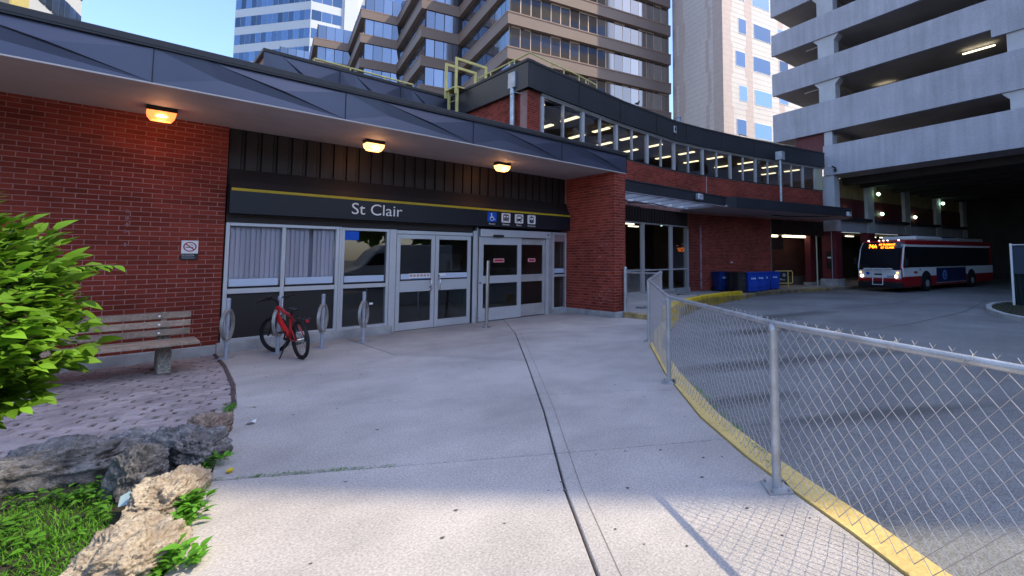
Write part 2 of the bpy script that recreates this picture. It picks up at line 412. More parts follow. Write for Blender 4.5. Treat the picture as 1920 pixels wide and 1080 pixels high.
# last strip in front of the doors and the pier
slab([JL[-1], KI[-1], (9.3, 7.35), (9.28, 8.7), (8.9, 9.0), (8.95, 11.05), (6.9, 11.05)])
cuts_L = [((-1.0, -3.3), Vector((-.8, .25))), ((.75, -.25), Vector((-.85, .45))), ((2.475, 3.17), Vector((-1.9, 1.5))), ((3.378, 4.655), Vector((-1.6, 1.43))), ((4.35, 6.3), Vector((-2.13, 1.5)))]
prev = None
for k, (p, d) in enumerate(cuts_L):
    a = seg_x(LB, p, d); c = seg_x(JL, p, d)
    cur = (a[0], c[0])
    if prev: slab(sub(LB, prev[0], cur[0])+sub(JL, prev[1], cur[1])[::-1])
    prev = cur
J = sub(JL, prev[1], len(JL)-1); Lf = sub(LB, prev[0], len(LB)-1)
mid = Vector((3.0, 8.9))
slab(Lf+[(3.2, 10.87), (3.2, 8.35), tuple(Vector(JL[-2]).lerp(Vector(JL[-1]), .05))][0:2]+[J[0]])
slab([(3.2, 10.87), (3.2, 8.35)]+[tuple(p) for p in J]+[(5.79, 9.9), (6.9, 11.05), (4.1, 11.05), (4.1, 10.87)])
slab([JL[-1], (6.9, 11.05), (5.79, 9.9)])
# scored line that runs beside the long joint, chewing gum, a paper scrap and a yellow cap
def flat_line(pts, wd, z, m, name):
    b = MB()
    for p, q in zip(pts, pts[1:]):
        p, q = Vector(p), Vector(q); n_ = Vector((-(q-p).y, (q-p).x)).normalized()*wd/2
        b.add([(*v, z) for v in ((p+n_), (q+n_), (q-n_), (p-n_))], [(0, 1, 2, 3)])
    o = b.build(name, m, walk, fix=False); return o
M_score = mat('score_line', (.2, .18, .17), .95)
flat_line(offs(JL[2:], -.11), .006, .0015, M_score, 'scored_line')
b = MB()
for i in range(150):
    t = rnd.random(); k = rnd.uniform(0, 9); x = rnd.uniform(.6, 6.5); y = rnd.uniform(.4, 9.8)
    r0 = rnd.uniform(.006, .018); n = 7; ph = rnd.random()*6
    if x < .2+.11*y or x > 2.6+.6*y: continue
    b.add([(x+math.cos(2*math.pi*j/n+ph)*r0*rnd.uniform(.6, 1.2), y+math.sin(2*math.pi*j/n+ph)*r0*rnd.uniform(.6, 1.2), .003) for j in range(n)], [tuple(range(n))])
g = b.build('gum_spots', M_gum, walk, fix=False); g['kind'] = 'stuff'
b = MB(); b.add([(.93, 6.0, .004), (1.02, 6.03, .03), (1.0, 5.95, .012), (.96, 5.93, .04)], [(0, 1, 2), (0, 2, 3)]); tag(b.build('paper_scrap', M_litter, fix=False), 'crumpled white paper scrap on the concrete beside the mossy edge', 'litter')
b = MB(); b.disc((.66, 4.75, .025), (1, 0, .2), (0, 1, .1), .022, 10); b.disc((.66, 4.75, .012), (1, 0, .2), (0, 1, .1), .02, 10); tag(b.build('bottle_cap', mat('cap_yellow', (.7, .5, .02), .5), fix=False), 'small yellow cap in the weeds at the walk edge', 'litter')

# kerb along the road
b = MB()
for i in range(len(KO)-1):
    q = [KI[i], KO[i], KO[i+1], KI[i+1]]
    b.prism([tuple(q[0]), tuple(q[1]), tuple(q[2]), tuple(q[3])], -.3, .012)
tag(b.build('kerb', M_kerb), kind='structure')

# raised platform by the glass front and along the bus bay
PK = [(9.29, 7.27), (10.9, 8.25), (12.87, 9.1), (14.63, 9.72), (16.88, 10.3), (18.6, 10.55)]
PK2 = [(18.6, 10.55), (20.5, 10.95), (22.78, 11.12), (25.6, 10.89), (28.3, 10.08), (31.8, 9.69), (40, 8.0), (62, 3.2)]
plat = thing('platform', None, None); plat['kind'] = 'structure'
def strip(lo, hi, name, m):
    b = MB()
    for i in range(len(lo)-1):
        q = [lo[i], lo[i+1], hi[i+1], hi[i]]
        b.prism([tuple(p) for p in q], -.6, lambda x, y: plat_z(x))
    return b.build(name, m, plat)
KA = [(9.28, 7.5)]+PK[1:]+PK2[1:]
KB = [(9.28, 13.7), (10.9, 13.8), (12.87, 13.8), (14.63, 13.8), (16.88, 15.5), (18.6, 19), (20.5, 19), (22.78, 19), (25.6, 19), (28.3, 19), (31.8, 19), (40, 19), (62, 19)]
strip(KA, KB, 'platform_slab', mat('platform_concrete', (.33, .32, .32), .9, noise_=(1, .2), fine=(60, .15)))
b = MB(); b.box(9.2, 9.36, 7.42, 8.86, -.1, .13); b.build('platform_kerb', M_kerbw, plat, bevel=.01)
def kerb_run(pts, wd, top, m, name, label=None):
    b = MB(); inn = offs(pts, wd)
    for i in range(len(pts)-1):
        b.prism([tuple(inn[i]), pts[i], pts[i+1], tuple(inn[i+1])], -.7, lambda x, y: top(x))
    return b.build(name, m, None, bevel=.012)
o = kerb_run(PK, .24, lambda x: lerp(.36, .1, min(1, max(0, (x-9.3)/9.3))), M_kerb2, 'kerb_wall'); o['kind'] = 'structure'
o = kerb_run(PK2, .18, lambda x: plat_z(x)+.012, M_kerbw, 'kerb'); o['kind'] = 'structure'
# kerbed island at the right of the road
IS = [(15.2, -.6), (16.3, .55), (17.5, 1.26), (18.6, 1.62), (19.5, 1.83), (21, 1.98), (22.4, 1.95), (23.6, 1.6), (24.4, .8), (24.7, -.6)]
b = MB(); inn = offs(IS, -.16)
for i in range(len(IS)-1): b.prism([tuple(inn[i]), IS[i], IS[i+1], tuple(inn[i+1])], -.6, lambda x, y: road_z(x)+.15)
tag(b.build('kerb', M_kerbg, bevel=.01), kind='structure')
b = MB(); b.prism([tuple(p) for p in inn], -.6, lambda x, y: road_z(x)+.1); tag(b.build('island_soil', M_soil), kind='structure')

# brick paving left of the walk
pav = thing('paving', None, None); pav['kind'] = 'structure'
b = MB(); b.prism([(-3.2, 5.5), (.75, 6.1)]+LB[7:]+[(-3.2, 10.84)], -.2, -.03); b.build('paving_bed', mat('paving_bed', (.055, .06, .035), 1, noise_=(8, .4), fine=(60, .4)), pav)
def in_poly(p, poly):
    c = False
    for i in range(len(poly)):
        a, q = poly[i], poly[i-1]
        if (a[1] > p[1]) != (q[1] > p[1]) and p[0] < (q[0]-a[0])*(p[1]-a[1])/(q[1]-a[1])+a[0]: c = not c
    return c
PP = [(-2.3, 6.6), (.72, 5.9)]+[(x-.03, y) for x, y in LB[7:]]+[(-2.3, 10.84)]
pb = MB(); pb.box(0, .5, -.052, .052, -.05, 0); pm = pb.mesh('paver', M_paver)
bm = bmesh.new(); bm.from_mesh(pm); bmesh.ops.scale(bm, vec=(.40, .97, 1), verts=bm.verts); bmesh.ops.bevel(bm, geom=[e for e in bm.edges if all(v.co.z > -.01 for v in e.verts)], offset=.006, segments=1, affect='EDGES'); bm.to_mesh(pm); bm.free()
pang = R(-19); ca, sa = math.cos(pang), math.sin(pang); cand = []
for r_ in range(-30, 60):
    for c_ in range(-16, 16):
        u = c_*.224+(.112 if r_ % 2 else 0)+(.05 if r_ % 5 == 0 else 0)+.012*math.sin(r_*7.3+c_*3.1); v = r_*.112
        x, y = -.6+u*ca-v*sa, 7.6+u*sa+v*ca
        cx_, cy_ = x+.107*ca, y+.107*sa
        if in_poly((cx_, cy_), PP) or in_poly((x+.02*ca, y+.02*sa), PP): cand.append(((cx_+.6)**2*.15+cy_, x, y))
cand.sort(); st = MB()
for i, (_, x, y) in enumerate(cand):
    z = rnd.uniform(-.013, -.005); a = pang+rnd.uniform(-.012, .012)
    if i < 300:
        o = put('paver', pm); o.location = (x, y, z); o.rotation_euler = (rnd.uniform(-.012, .012), rnd.uniform(-.012, .012), a); adopt(o, pav)
    else:
        T = Matrix.Translation((x, y, z)) @ Matrix.Rotation(a, 4, 'Z'); st.box(0, .20, -.05, .05, -.05, 0, 0, T)
if st.v: st.build('paver_field', M_paver, pav)['kind'] = 'stuff'
b = MB()
for i in range(5, len(LB)-1): b.prism([tuple(Vector(LB[i])+Vector((-.035, 0))), LB[i], LB[i+1], tuple(Vector(LB[i+1])+Vector((-.035, 0)))], -.2, .006)
b.build('edging_strip', mat('edging', (.09, .06, .055), .9, noise_=(4, .3)), walk)
# garden bed
b = MB(); n = 24; G = []
for j in range(n+1):
    for i in range(n+1):
        x, y = lerp(-3.2, .72, i/n), lerp(-1.0, 6.2, j/n); G.append((x, y, -.05+.05*noise.noise(Vector((x*1.3, y*1.3, 0)))))
b.add(G, [(j*(n+1)+i, j*(n+1)+i+1, (j+1)*(n+1)+i+1, (j+1)*(n+1)+i) for j in range(n) for i in range(n)], 0, True)
tag(b.build('garden_soil', M_soil), kind='structure')

# ================================================================== entrance building
ent = thing('entrance_building', 'low red brick station entrance with dark faceted roof edge and white soffit', 'station entrance', (4, 11, 0))
ZS, ZF, ZT = 3.965, 4.44, 4.55          # soffit, fascia top, cap top
YF = 8.92
# left brick wall
wl = MB(); wl.box(-9, 1.285, 10.99, 11.4, .142, ZS+.2); lw = wl.build('brick_wall', M_mortar, ent)
T = Matrix.Translation((-9, 10.99, 0))
brickwork(T, 10.285, .145, 50, lw, M_brick, lambda x, z: x-9 > -.62 and (z > 1.75 or x-9 > .0) and z < 3.72, off=.075)
b = MB(); b.box(-9, 1.25, 10.93, 11.1, -.2, .142); b.build('plinth', M_concw, ent, bevel=.01)
# chalk-like pale marks on the wall
b = MB()
for k in range(7):
    z = 2.45-k*.105
    if k in (0, 5): continue
    for j in range(3):
        x = .14-k*.004+rnd.uniform(-.02, .02); b.box(x-.004, x+.004, 10.9745, 10.978, z, z+.06)
    b.box(.11, .17, 10.9745, 10.978, z+.02, z+.03)
b.build('chalk_marks', mat('chalk', (.33, .2, .22), 1), lw)
# recessed facade backing and interior room
b = MB(); b.box(1.30, 9.0, 16.9, 17.0, 0, 3.9); b.box(1.25, 1.3, 11.2, 17, 0, 3.9); b.box(8.9, 8.95, 11.2, 17, 0, 3.9); b.build('interior_wall', M_int, ent)
b = MB(); b.box(1.3, 8.9, 11.05, 16.9, -.05, .004); b.build('interior_floor', M_intf, ent)
b = MB(); b.box(1.3, 8.9, 11.2, 16.9, 2.9, 2.95); b.build('interior_ceiling', M_ceil, ent)
b = MB(); b.box(2.9, 2.98, 11.3, 15, 0, 2.9); b.build('partition', M_int, ent)
for x in (4.3, 5.6, 7.2):
    b = MB(); b.tube([(x, 13.2, 0), (x, 13.2, 1.1)], .03); b.build('gate_post', M_steel, ent)
b = MB(); b.box(7.6, 8.3, 14.6, 15.2, 0, 1.5); b.build('ticket_machine', M_green, ent)
b = MB(); b.box(6.2, 6.9, 13.4, 13.45, 1.25, 1.75); b.build('notice_board', mat('notice', (.25, .22, .2)), ent)
# low bulkhead under the windows, behind the dark infill
def part(name, m, *boxes, parent=ent, bevel=0):
    b = MB()
    for q in boxes: b.box(*q)
    return b.build(name, m, parent, bevel=bevel)
YG = 11.035
part('sill_plinth', M_concw, (1.255, 4.09, 10.93, 11.3, -.2, .165), bevel=.012)
part('sill_plinth', M_concw, (8.42, 9.0, 10.93, 11.3, -.2, .125), bevel=.012)
def window_unit(x0, x1, z0, z1, mulls, rail, dark_low, fw=.055, mw=.06):
    wf = MB()
    wf.box(x0, x0+fw, 10.985, 11.1, z0, z1); wf.box(x1-fw, x1, 10.985, 11.1, z0, z1)
    wf.box(x0+fw, x1-fw, 10.985, 11.1, z1-fw, z1); wf.box(x0+fw, x1-fw, 10.985, 11.1, z0, z0+.05)
    xs = [x0+fw]+[v for m_ in mulls for v in (m_-mw/2, m_+mw/2)]+[x1-fw]
    for m_ in mulls: wf.box(m_-mw/2, m_+mw/2, 10.99, 11.1, z0+.05, z1-fw)
    for a, c in zip(xs[::2], xs[1::2]): wf.box(a, c, 10.992, 11.1, rail[0], rail[1])
    f = wf.build('window_frame', M_alu, ent, bevel=.004)
    for a, c in zip(xs[::2], xs[1::2]):
        part('window_pane', M_glassc if dark_low else M_glass, (a, c, YG, YG+.006, rail[1], z1-fw), parent=f)
        part('window_gasket', M_gasket, (a, c, YG-.012, YG-.002, rail[1], rail[1]+.035), parent=f)
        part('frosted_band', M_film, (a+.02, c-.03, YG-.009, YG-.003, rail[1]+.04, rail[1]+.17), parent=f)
        if dark_low: part('infill_panel', M_panel, (a, c, YG-.005, YG+.02, z0+.05, rail[0]), parent=f)
        else: part('window_pane', M_glass, (a, c, YG, YG+.006, z0+.05, rail[0]), parent=f)
    return f, xs
f1, xs = window_unit(1.31, 3.055, .165, 2.265, [2.145], (1.0, 1.088), True)
for a, c in zip(xs[::2], xs[1::2]):
    x = a+.02
    while x < c-.03:
        if not (a > 2 and 2.52 < x < 2.58):
            b = MB(); t = .88; b.box(-.05*t, .05*t, -.001, .001, 1.15, 2.2, 0, Matrix.Translation((x+.04, 11.09, 0)) @ Matrix.Rotation(.42+rnd.uniform(-.1, .1), 4, 'Z')); b.build('blind_slat', M_blind, f1)
        x += .072
part('window_backing', M_blind, (1.34, 3.03, 11.26, 11.27, 1.1, 2.25))
part('window_frame', M_alu, (3.058, 3.095, 10.98, 11.1, .165, 2.262))
f2, _ = window_unit(3.098, 4.015, .165, 2.255, [], (1.0, 1.085), False)
part('notice_sticker', M_signblue, (3.13, 3.42, YG-.014, YG-.004, 2.0, 2.19), parent=f2)
part('notice_sticker', M_white, (3.66, 3.73, YG-.014, YG-.004, .635, .675), parent=f2)
part('door_jamb', M_alu, (4.02, 4.155, 10.975, 11.1, .0, 2.255), bevel=.005)
part('door_head', M_alu, (4.158, 5.96, 10.975, 11.1, 2.165, 2.245), bevel=.005)
part('door_jamb', M_gasket, (5.935, 5.975, 11.0, 11.1, .0, 2.163))
part('door_jamb', M_alu, (5.978, 6.07, 10.965, 11.1, .0, 2.30), bevel=.005)
part('door_jamb', M_alud, (6.073, 6.11, 10.985, 11.1, .0, 2.40))
def door_leaf(x0, x1, z0, z1, y, st, top, mid, bot, m, name='door_leaf', band=True):
    wf = MB(); t = .045
    wf.box(x0, x0+st, y, y+t, z0, z1); wf.box(x1-st, x1, y, y+t, z0, z1)
    wf.box(x0+st, x1-st, y, y+t, z1-top, z1); wf.box(x0+st, x1-st, y, y+t, mid[0], mid[1]); wf.box(x0+st, x1-st, y, y+t, z0, z0+bot)
    f = wf.build(name, m, ent, bevel=.004)
    part('door_pane', M_glass, (x0+st, x1-st, y+.02, y+.026, mid[1], z1-top), parent=f)
    part('door_pane', M_glass, (x0+st, x1-st, y+.02, y+.026, z0+bot, mid[0]), parent=f)
    if band:
        part('door_gasket', M_gasket, (x0+st, x1-st, y+.006, y+.018, mid[1]+.004, mid[1]+.03), parent=f)
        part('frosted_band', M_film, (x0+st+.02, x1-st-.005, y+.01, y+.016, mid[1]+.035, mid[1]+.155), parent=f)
    return f
d1 = door_leaf(4.17, 5.03, .012, 2.16, 11.0, .085, .1, (.86, 1.11), .17, M_alu)
d2 = door_leaf(5.04, 5.93, .012, 2.16, 11.0, .085, .1, (.86, 1.11), .17, M_alu)
def pull(d, x, s):
    b = MB(); b.tube([(x, 11.0, .87), (x, 10.95, .87), (x, 10.92, .90), (x, 10.92, 1.11), (x, 10.95, 1.14), (x, 11.0, 1.14)], .012); b.build('handle', M_chrome, d)
    b = MB(); b.cyl((x+s*.0, 10.998, 1.2 if s > 0 else .95), (0, 1, 0), .018, .02, 12); b.build('lock', M_gasket, d)
pull(d1, 4.93, -1); pull(d2, 5.13, 1)
# row of prohibition pictograms on the left leaf, small paper on the right leaf
st_ = part('sticker_strip', M_white, (4.45, 4.93, 11.004, 11.009, 1.165, 1.27), parent=d1)
for i in range(6):
    x = 4.495+i*.077; b = MB(); b.disc((x, 11.002, 1.222), (1, 0, 0), (0, 0, 1), .031, 18, 0, .023)
    b.box(-.028, .028, -.001, .001, -.004, .004, 0, Matrix.Translation((x, 11.0015, 1.222)) @ Matrix.Rotation(R(45), 4, 'Y')); b.build('prohibition_ring', M_signred, d1)
    b = MB(); b.box(x-.012, x+.012, 11.0022, 11.003, 1.214, 1.23); b.build('pictogram', M_gasket, d1)
part('sticker_strip', mat('film_blue', (.05, .09, .2), .5), (4.5, 4.94, 11.003, 11.0085, 1.128, 1.155), parent=d1)
part('notice_sticker', M_white, (5.135, 5.3, 11.003, 11.009, 1.2, 1.26), parent=d2)
# automatic sliding doors with their operator box
op = part('door_operator', M_alu, (6.14, 8.30, 10.90, 11.08, 2.165, 2.352), bevel=.006)
part('door_sensor', M_gasket, (6.48, 6.78, 10.872, 10.9, 2.155, 2.215), parent=op)
part('door_sensor', M_gasket, (8.2, 8.24, 10.89, 10.9, 2.24, 2.28), parent=op)
s1 = door_leaf(6.13, 7.375, .02, 2.16, 10.955, .12, .2, (.965, 1.16), .32, M_alu, 'sliding_door', False)
s2 = door_leaf(7.3, 8.2, .025, 2.15, 11.02, .075, .17, (.965, 1.16), .32, M_alud, 'sliding_door', False)
part('door_jamb', M_alu, (8.205, 8.29, 10.95, 11.1, .0, 2.163), bevel=.004)
part('door_jamb', M_alud, (8.293, 8.42, 10.975, 11.1, .0, 2.36), bevel=.004)
b = MB(); b.cyl((6.165, 10.95, .985), (0, 1, 0), .02, .02, 12); b.build('lock', M_gasket, s1)
for d, y, x0, x1 in ((s1, 10.964, 6.535, 6.85), (s2, 11.028, 7.64, 7.88)):
    part('caution_sticker', mat('sticker_pink', (.62, .3, .34), .5), (x0, x1, y, y+.004, 1.5, 1.6), parent=d)
    part('caution_band', M_signred, (x0+.045, x1-.045, y-.002, y, 1.525, 1.575), parent=d)
    for s_, xx in ((-1, x0+.045), (1, x1-.045)):
        b = MB(); b.add([(xx, y-.0015, 1.525), (xx, y-.0015, 1.575), (xx+s_*.03, y-.0015, 1.55)], [(0, 1, 2)]); b.build('caution_arrow', M_signred, d)
f3, _ = window_unit(8.44, 9.0, .125, 2.36, [], (1.06, 1.13), False, .075)
part('window_head', mat('head_panel', (.33, .22, .22), .6), (8.515, 8.925, 11.02, 11.05, 2.09, 2.3), parent=f3)
part('spandrel', mat('spandrel', (.035, .026, .024), .6), (1.31, 5.98, 11.02, 11.2, 2.268, 2.9))
part('spandrel', mat('spandrel', (.035, .026, .024), .6), (5.98, 9.0, 11.03, 11.2, 2.42, 2.9))
for x in (6.09, 8.36):
    b = MB(); b.tube([(x, 10.94, .05), (x+.03, 10.93, .12), (x-.02, 10.93, .2), (x, 10.95, .3)], .012); b.build('cable', M_alud, ent)
# ribbed dark cladding above the sign, board by board
x = 1.29; i = 0
while x < 8.94:
    w_ = min(.232, 8.94-x)
    part('cladding_board', M_clad, (x+.012, x+w_-.06, 11.03, 11.2, 2.95, ZS-.002)); part('cladding_board', M_clad, (x+w_-.05, x+w_-.01, 11.055, 11.2, 2.95, ZS-.002)); x += .232
part('cladding_backing', M_gasket, (1.288, 8.96, 11.085, 11.2, 2.9, ZS-.001))
# brick pier at the right end
wp = MB(); wp.box(8.96, 9.37, 8.95, 11.3, .149, ZS+.1); pier = wp.build('brick_pier', M_mortar, ent)
brickwork(frame((8.96, 11.0), (0, -1)), 2.05-.03, .155, 50, pier, M_brick2)
brickwork(Matrix.Translation((8.93, 8.95, 0)), .44, .155, 50, pier, M_brick2, off=.06)
brickwork(frame((9.37, 8.94), (0, 1)), 2.0, .155, 50, pier, M_brick2)
part('pier_plinth', M_concw, (8.945, 9.385, 8.9, 11.0, -.2, .15), bevel=.015)
for k in range(26):
    zc = rnd.choice((1.95, 1.6, .62, .55, .5, 2.0)); y = 8.97+abs(rnd.gauss(.35, .22)); z = zc+rnd.gauss(0, .09)
    b = MB(); s_ = rnd.uniform(.01, .05); b.box(8.9475, 8.9485, y-s_, y+s_, z-.01, z+.01)
    if .9 > y-8.97 > 0: b.build('scuff_mark', mat('scuff', (.36, .2, .22), 1), pier)
# soffit and faceted fascia
part('soffit', M_soffit, (-9, 9.37, YF+.02, 11.03, ZS, ZS+.06))
part('roof_deck', M_cap, (-9, 9.4, YF+.02, 18.3, ZF-.06, ZF+.02))
b = MB(); b.box(-9, 9.405, YF-.03, YF+.09, ZF+.015, ZT); b.box(9.34, 9.405, YF+.09, 13.0, ZF+.015, ZT); b.build('roof_cap', M_cap, ent, bevel=.008)
b = MB(); b.box(-9, 9.40, YF-.04, YF+.03, ZF-.012, ZF+.013); b.build('roof_trim', mat('trim_dark', (.012, .012, .018), .4), ent)
FJ = [-8.4, -6.3, -4.2, -2.1, .25, 2.50, 4.81, 7.12, 9.395]
for x0, x1 in zip(FJ, FJ[1:]):
    W_ = x1-x0; y0 = YF; d = .075
    TL, TR, BR_, BL_ = (x0, y0, ZF-.012), (x1, y0, ZF-.012), (x1, y0, ZS), (x0, y0, ZS)
    tq, P_, Q_ = (x0+.22*W_, y0, ZF-.012), (x0+.62*W_, y0-d*.55, lerp(ZS, ZF, .52)), (x0+.30*W_, y0+d*.3, lerp(ZS, ZF, .45))
    b = MB()
    # upper wedge, right-hand field, long lower-left fold
    b.add([tq, TR, P_], [(0, 1, 2)]); b.add([TR, BR_, P_], [(0, 1, 2)]); b.add([tq, P_, BR_], [(0, 1, 2)])
    b.add([TL, tq, BR_, BL_, Q_], [(0, 1, 4), (1, 2, 4), (2, 3, 4), (3, 0, 4)])
    b.build('fascia_panel', M_fascia, ent, fix=False)
    part('fascia_joint', M_gasket, (x1-.006, x1+.002, YF-.012, YF+.02, ZS, ZF-.014))
part('fascia_back', M_gasket, (-9, 9.38, YF+.04, YF+.06, ZS+.07, ZF-.07))
part('fascia_end', M_fascia, (9.37, 9.40, YF+.021, 13.0, ZS-.03, ZF-.013))
part('soffit_lip', mat('lip', (.5, .47, .48), .6), (-9, 9.39, YF+.0, YF+.03, ZS-.022, ZS-.003))
part('canopy_beam', M_brick2, (9.0, 9.36, YF+.03, 11.0, ZS-.02, ZS-.001))

# station name band
sg = thing('station_sign', 'long black station name sign with yellow stripe and St Clair lettering', 'sign', (5, 10.8, 2.42))
b = MB(); b.box(1.32, 8.955, 10.82, 11.03, 2.42, 2.86); b.build('sign_board', M_sign, sg, bevel=.004)
b = MB(); b.box(1.335, 8.953, 10.808, 10.819, 2.822, 2.872); b.build('yellow_stripe', M_yel, sg, bevel=.002)
b = MB(); b.add([(1.32, 10.822, 2.862), (8.955, 10.822, 2.862), (8.955, 11.02, 3.235), (1.32, 11.02, 3.235), (1.32, 11.03, 2.862), (8.955, 11.03, 2.862)], [(0, 1, 2, 3), (0, 3, 4), (1, 5, 2)]); b.build('sign_hood', M_signtop, sg)
b = MB()
x = 1.34
while x < 8.93: b.add([(x, 10.832, 2.89), (x+.012, 10.832, 2.89), (x+.012, 10.89, 3.0), (x, 10.89, 3.0)], [(0, 1, 2, 3)]); x += .03
o = b.build('hood_grille', mat('grille', (.045, .038, .04), .5), sg, fix=False); o['kind'] = 'stuff'
lettering('St Clair', .335, (3.21, 10.8165, 2.532), (1, 0, 0), M_white, sg, width=.985, name='station_name')
def rounded(x0, x1, z0, z1, r, y, n=4):
    P = []
    for cx, cz, a0 in ((x1-r, z1-r, 0), (x0+r, z1-r, 90), (x0+r, z0+r, 180), (x1-r, z0+r, 270)):
        for k in range(n+1): a = R(a0+90*k/n); P.append((cx+r*math.cos(a), y, cz+r*math.sin(a)))
    return P
def plate(x0, x1, z0, z1, m, name, y=10.815):
    b = MB(); P = rounded(x0, x1, z0, z1, .028, y); b.add(P+[(p[0], p[1]+.005, p[2]) for p in P], [tuple(range(len(P)))]+[(i, (i+1) % len(P), len(P)+(i+1) % len(P), len(P)+i) for i in range(len(P))]); return b.build(name, m, sg)
def flat(parts, m, parent, name='pictogram', y=10.8135):
    b = MB()
    for q in parts:
        if q[0] == 'b': b.box(q[1], q[2], y, y+.001, q[3], q[4])
        elif q[0] == 'd': b.disc((q[1], y, q[2]), (1, 0, 0), (0, 0, 1), q[3], 14)
        elif q[0] == 'a':
            n = 14; P, Q = [], []
            for k in range(n+1):
                a = R(lerp(q[5], q[6], k/n)); P.append((q[1]+q[3]*math.cos(a), y, q[2]+q[3]*math.sin(a))); Q.append((q[1]+q[4]*math.cos(a), y, q[2]+q[4]*math.sin(a)))
            b.add(P+Q, [(k, k+1, n+2+k, n+1+k) for k in range(n)])
        elif q[0] == 'p': b.add([(x, y, z) for x, z in q[1]], [tuple(range(len(q[1])))])
    return b.build(name, m, parent)
IZ = 2.541
p1 = plate(6.262, 6.518, IZ, IZ+.247, M_signblue, 'access_plate')
flat([('d', 6.372, IZ+.2, .02), ('p', [(6.362, IZ+.178), (6.384, IZ+.178), (6.39, IZ+.11), (6.366, IZ+.11)]), ('p', [(6.38, IZ+.15), (6.42, IZ+.15), (6.42, IZ+.136), (6.38, IZ+.136)]),
      ('p', [(6.375, IZ+.122), (6.43, IZ+.122), (6.462, IZ+.06), (6.446, IZ+.052), (6.418, IZ+.105), (6.375, IZ+.105)]), ('p', [(6.446, IZ+.066), (6.478, IZ+.074), (6.48, IZ+.058), (6.45, IZ+.05)]), ('a', 6.388, IZ+.085, .058, .045, 110, 335)], M_white, p1)
p2 = plate(6.662, 6.926, IZ, IZ+.247, M_white, 'subway_plate')
c = 6.794
flat([('p', [(c-.085, IZ+.07), (c+.085, IZ+.07), (c+.085, IZ+.19), (c+.06, IZ+.218), (c-.06, IZ+.218), (c-.085, IZ+.19)]), ('p', [(c-.07, IZ+.07), (c-.03, IZ+.07), (c-.06, IZ+.03), (c-.085, IZ+.03)]), ('p', [(c+.03, IZ+.07), (c+.07, IZ+.07), (c+.085, IZ+.03), (c+.06, IZ+.03)]), ('b', c-.03, c+.03, IZ+.045, IZ+.071)], M_black, p2)
flat([('b', c-.068, c-.018, IZ+.135, IZ+.18), ('b', c+.018, c+.068, IZ+.135, IZ+.18), ('b', c-.004, c+.004, IZ+.08, IZ+.2), ('d', c-.05, IZ+.095, .011), ('d', c+.05, IZ+.095, .011)], M_white, p2, y=10.812)
p3 = plate(7.063, 7.325, IZ, IZ+.247, M_white, 'bus_plate'); c = 7.194
flat([('p', [(c-.075, IZ+.06), (c+.075, IZ+.06), (c+.075, IZ+.19), (c+.055, IZ+.218), (c-.055, IZ+.218), (c-.075, IZ+.19)]), ('b', c-.07, c-.04, IZ+.035, IZ+.061), ('b', c+.04, c+.07, IZ+.035, IZ+.061), ('b', c-.1, c-.078, IZ+.08, IZ+.1), ('b', c+.078, c+.1, IZ+.13, IZ+.18)], M_black, p3)
flat([('b', c-.06, c+.06, IZ+.125, IZ+.185), ('d', c-.05, IZ+.085, .012), ('d', c+.05, IZ+.085, .012), ('b', c-.03, c+.03, IZ+.197, IZ+.206)], M_white, p3, y=10.812)
p4 = plate(7.462, 7.724, IZ, IZ+.247, M_white, 'streetcar_plate'); c = 7.593
flat([('p', [(c-.07, IZ+.045), (c+.07, IZ+.045), (c+.07, IZ+.185), (c+.025, IZ+.21), (c-.025, IZ+.21), (c-.07, IZ+.185)]), ('b', c-.012, c+.012, IZ+.209, IZ+.225), ('b', c-.05, c+.05, IZ+.03, IZ+.046)], M_black, p4)
flat([('p', [(c-.052, IZ+.12), (c-.006, IZ+.12), (c-.006, IZ+.18), (c-.04, IZ+.175), (c-.052, IZ+.16)]), ('p', [(c+.006, IZ+.12), (c+.052, IZ+.12), (c+.052, IZ+.16), (c+.04, IZ+.175), (c+.006, IZ+.18)]), ('d', c, IZ+.085, .012)], M_white, p4, y=10.812)
for s_, x0, x1, pp in (('Access', 6.3, 6.48, p1), ('Subway', 6.69, 6.9, p2), ('Buses', 7.12, 7.27, p3), ('Streetcars', 7.465, 7.725, p4)):
    lettering(s_, .062, (x0, 10.8165, IZ-.07), (1, 0, 0), M_white, sg, width=x1-x0, name='caption')

# no smoking plate
ns = thing('no_smoking_sign', 'small white and black no smoking sign on the red brick wall above the bench', 'sign', (.86, 10.97, 1.77))
part('sign_panel', M_white, (.76, .965, 10.966, 10.976, 1.712, 1.93), parent=ns, bevel=.002)
part('caption_panel', M_black, (.758, .967, 10.965, 10.976, 1.606, 1.71), parent=ns, bevel=.002)
b = MB(); b.disc((.863, 10.963, 1.825), (1, 0, 0), (0, 0, 1), .082, 28, 0, .066); b.box(-.07, .07, -.0008, .0008, -.008, .008, 0, Matrix.Translation((.863, 10.9625, 1.825)) @ Matrix.Rotation(R(42), 4, 'Y')); b.build('prohibition_ring', M_signred, ns)
flat([('b', .808, .905, 1.809, 1.82)], M_black, ns, 'cigarette', 10.9638)
flat([('a', .89, 1.835, .02, .014, 0, 150), ('a', .872, 1.855, .02, .014, -30, 140)], mat('smoke_grey', (.3, .3, .33)), ns, 'smoke_curl', 10.9638)
lettering('No Smoking', .028, (.768, 10.9645, 1.678), (1, 0, 0), M_white, ns, width=.15, name='caption')
for k, wd in enumerate((.14, .17, .16)): part('caption_line', mat('caption_grey', (.25, .25, .3)), (.77, .77+wd, 10.9642, 10.9648, 1.66-k*.016, 1.666-k*.016), parent=ns)
for x in (.772, .952): part('bolt', M_galv, (x-.006, x+.006, 10.961, 10.966, 1.91, 1.922), parent=ns)

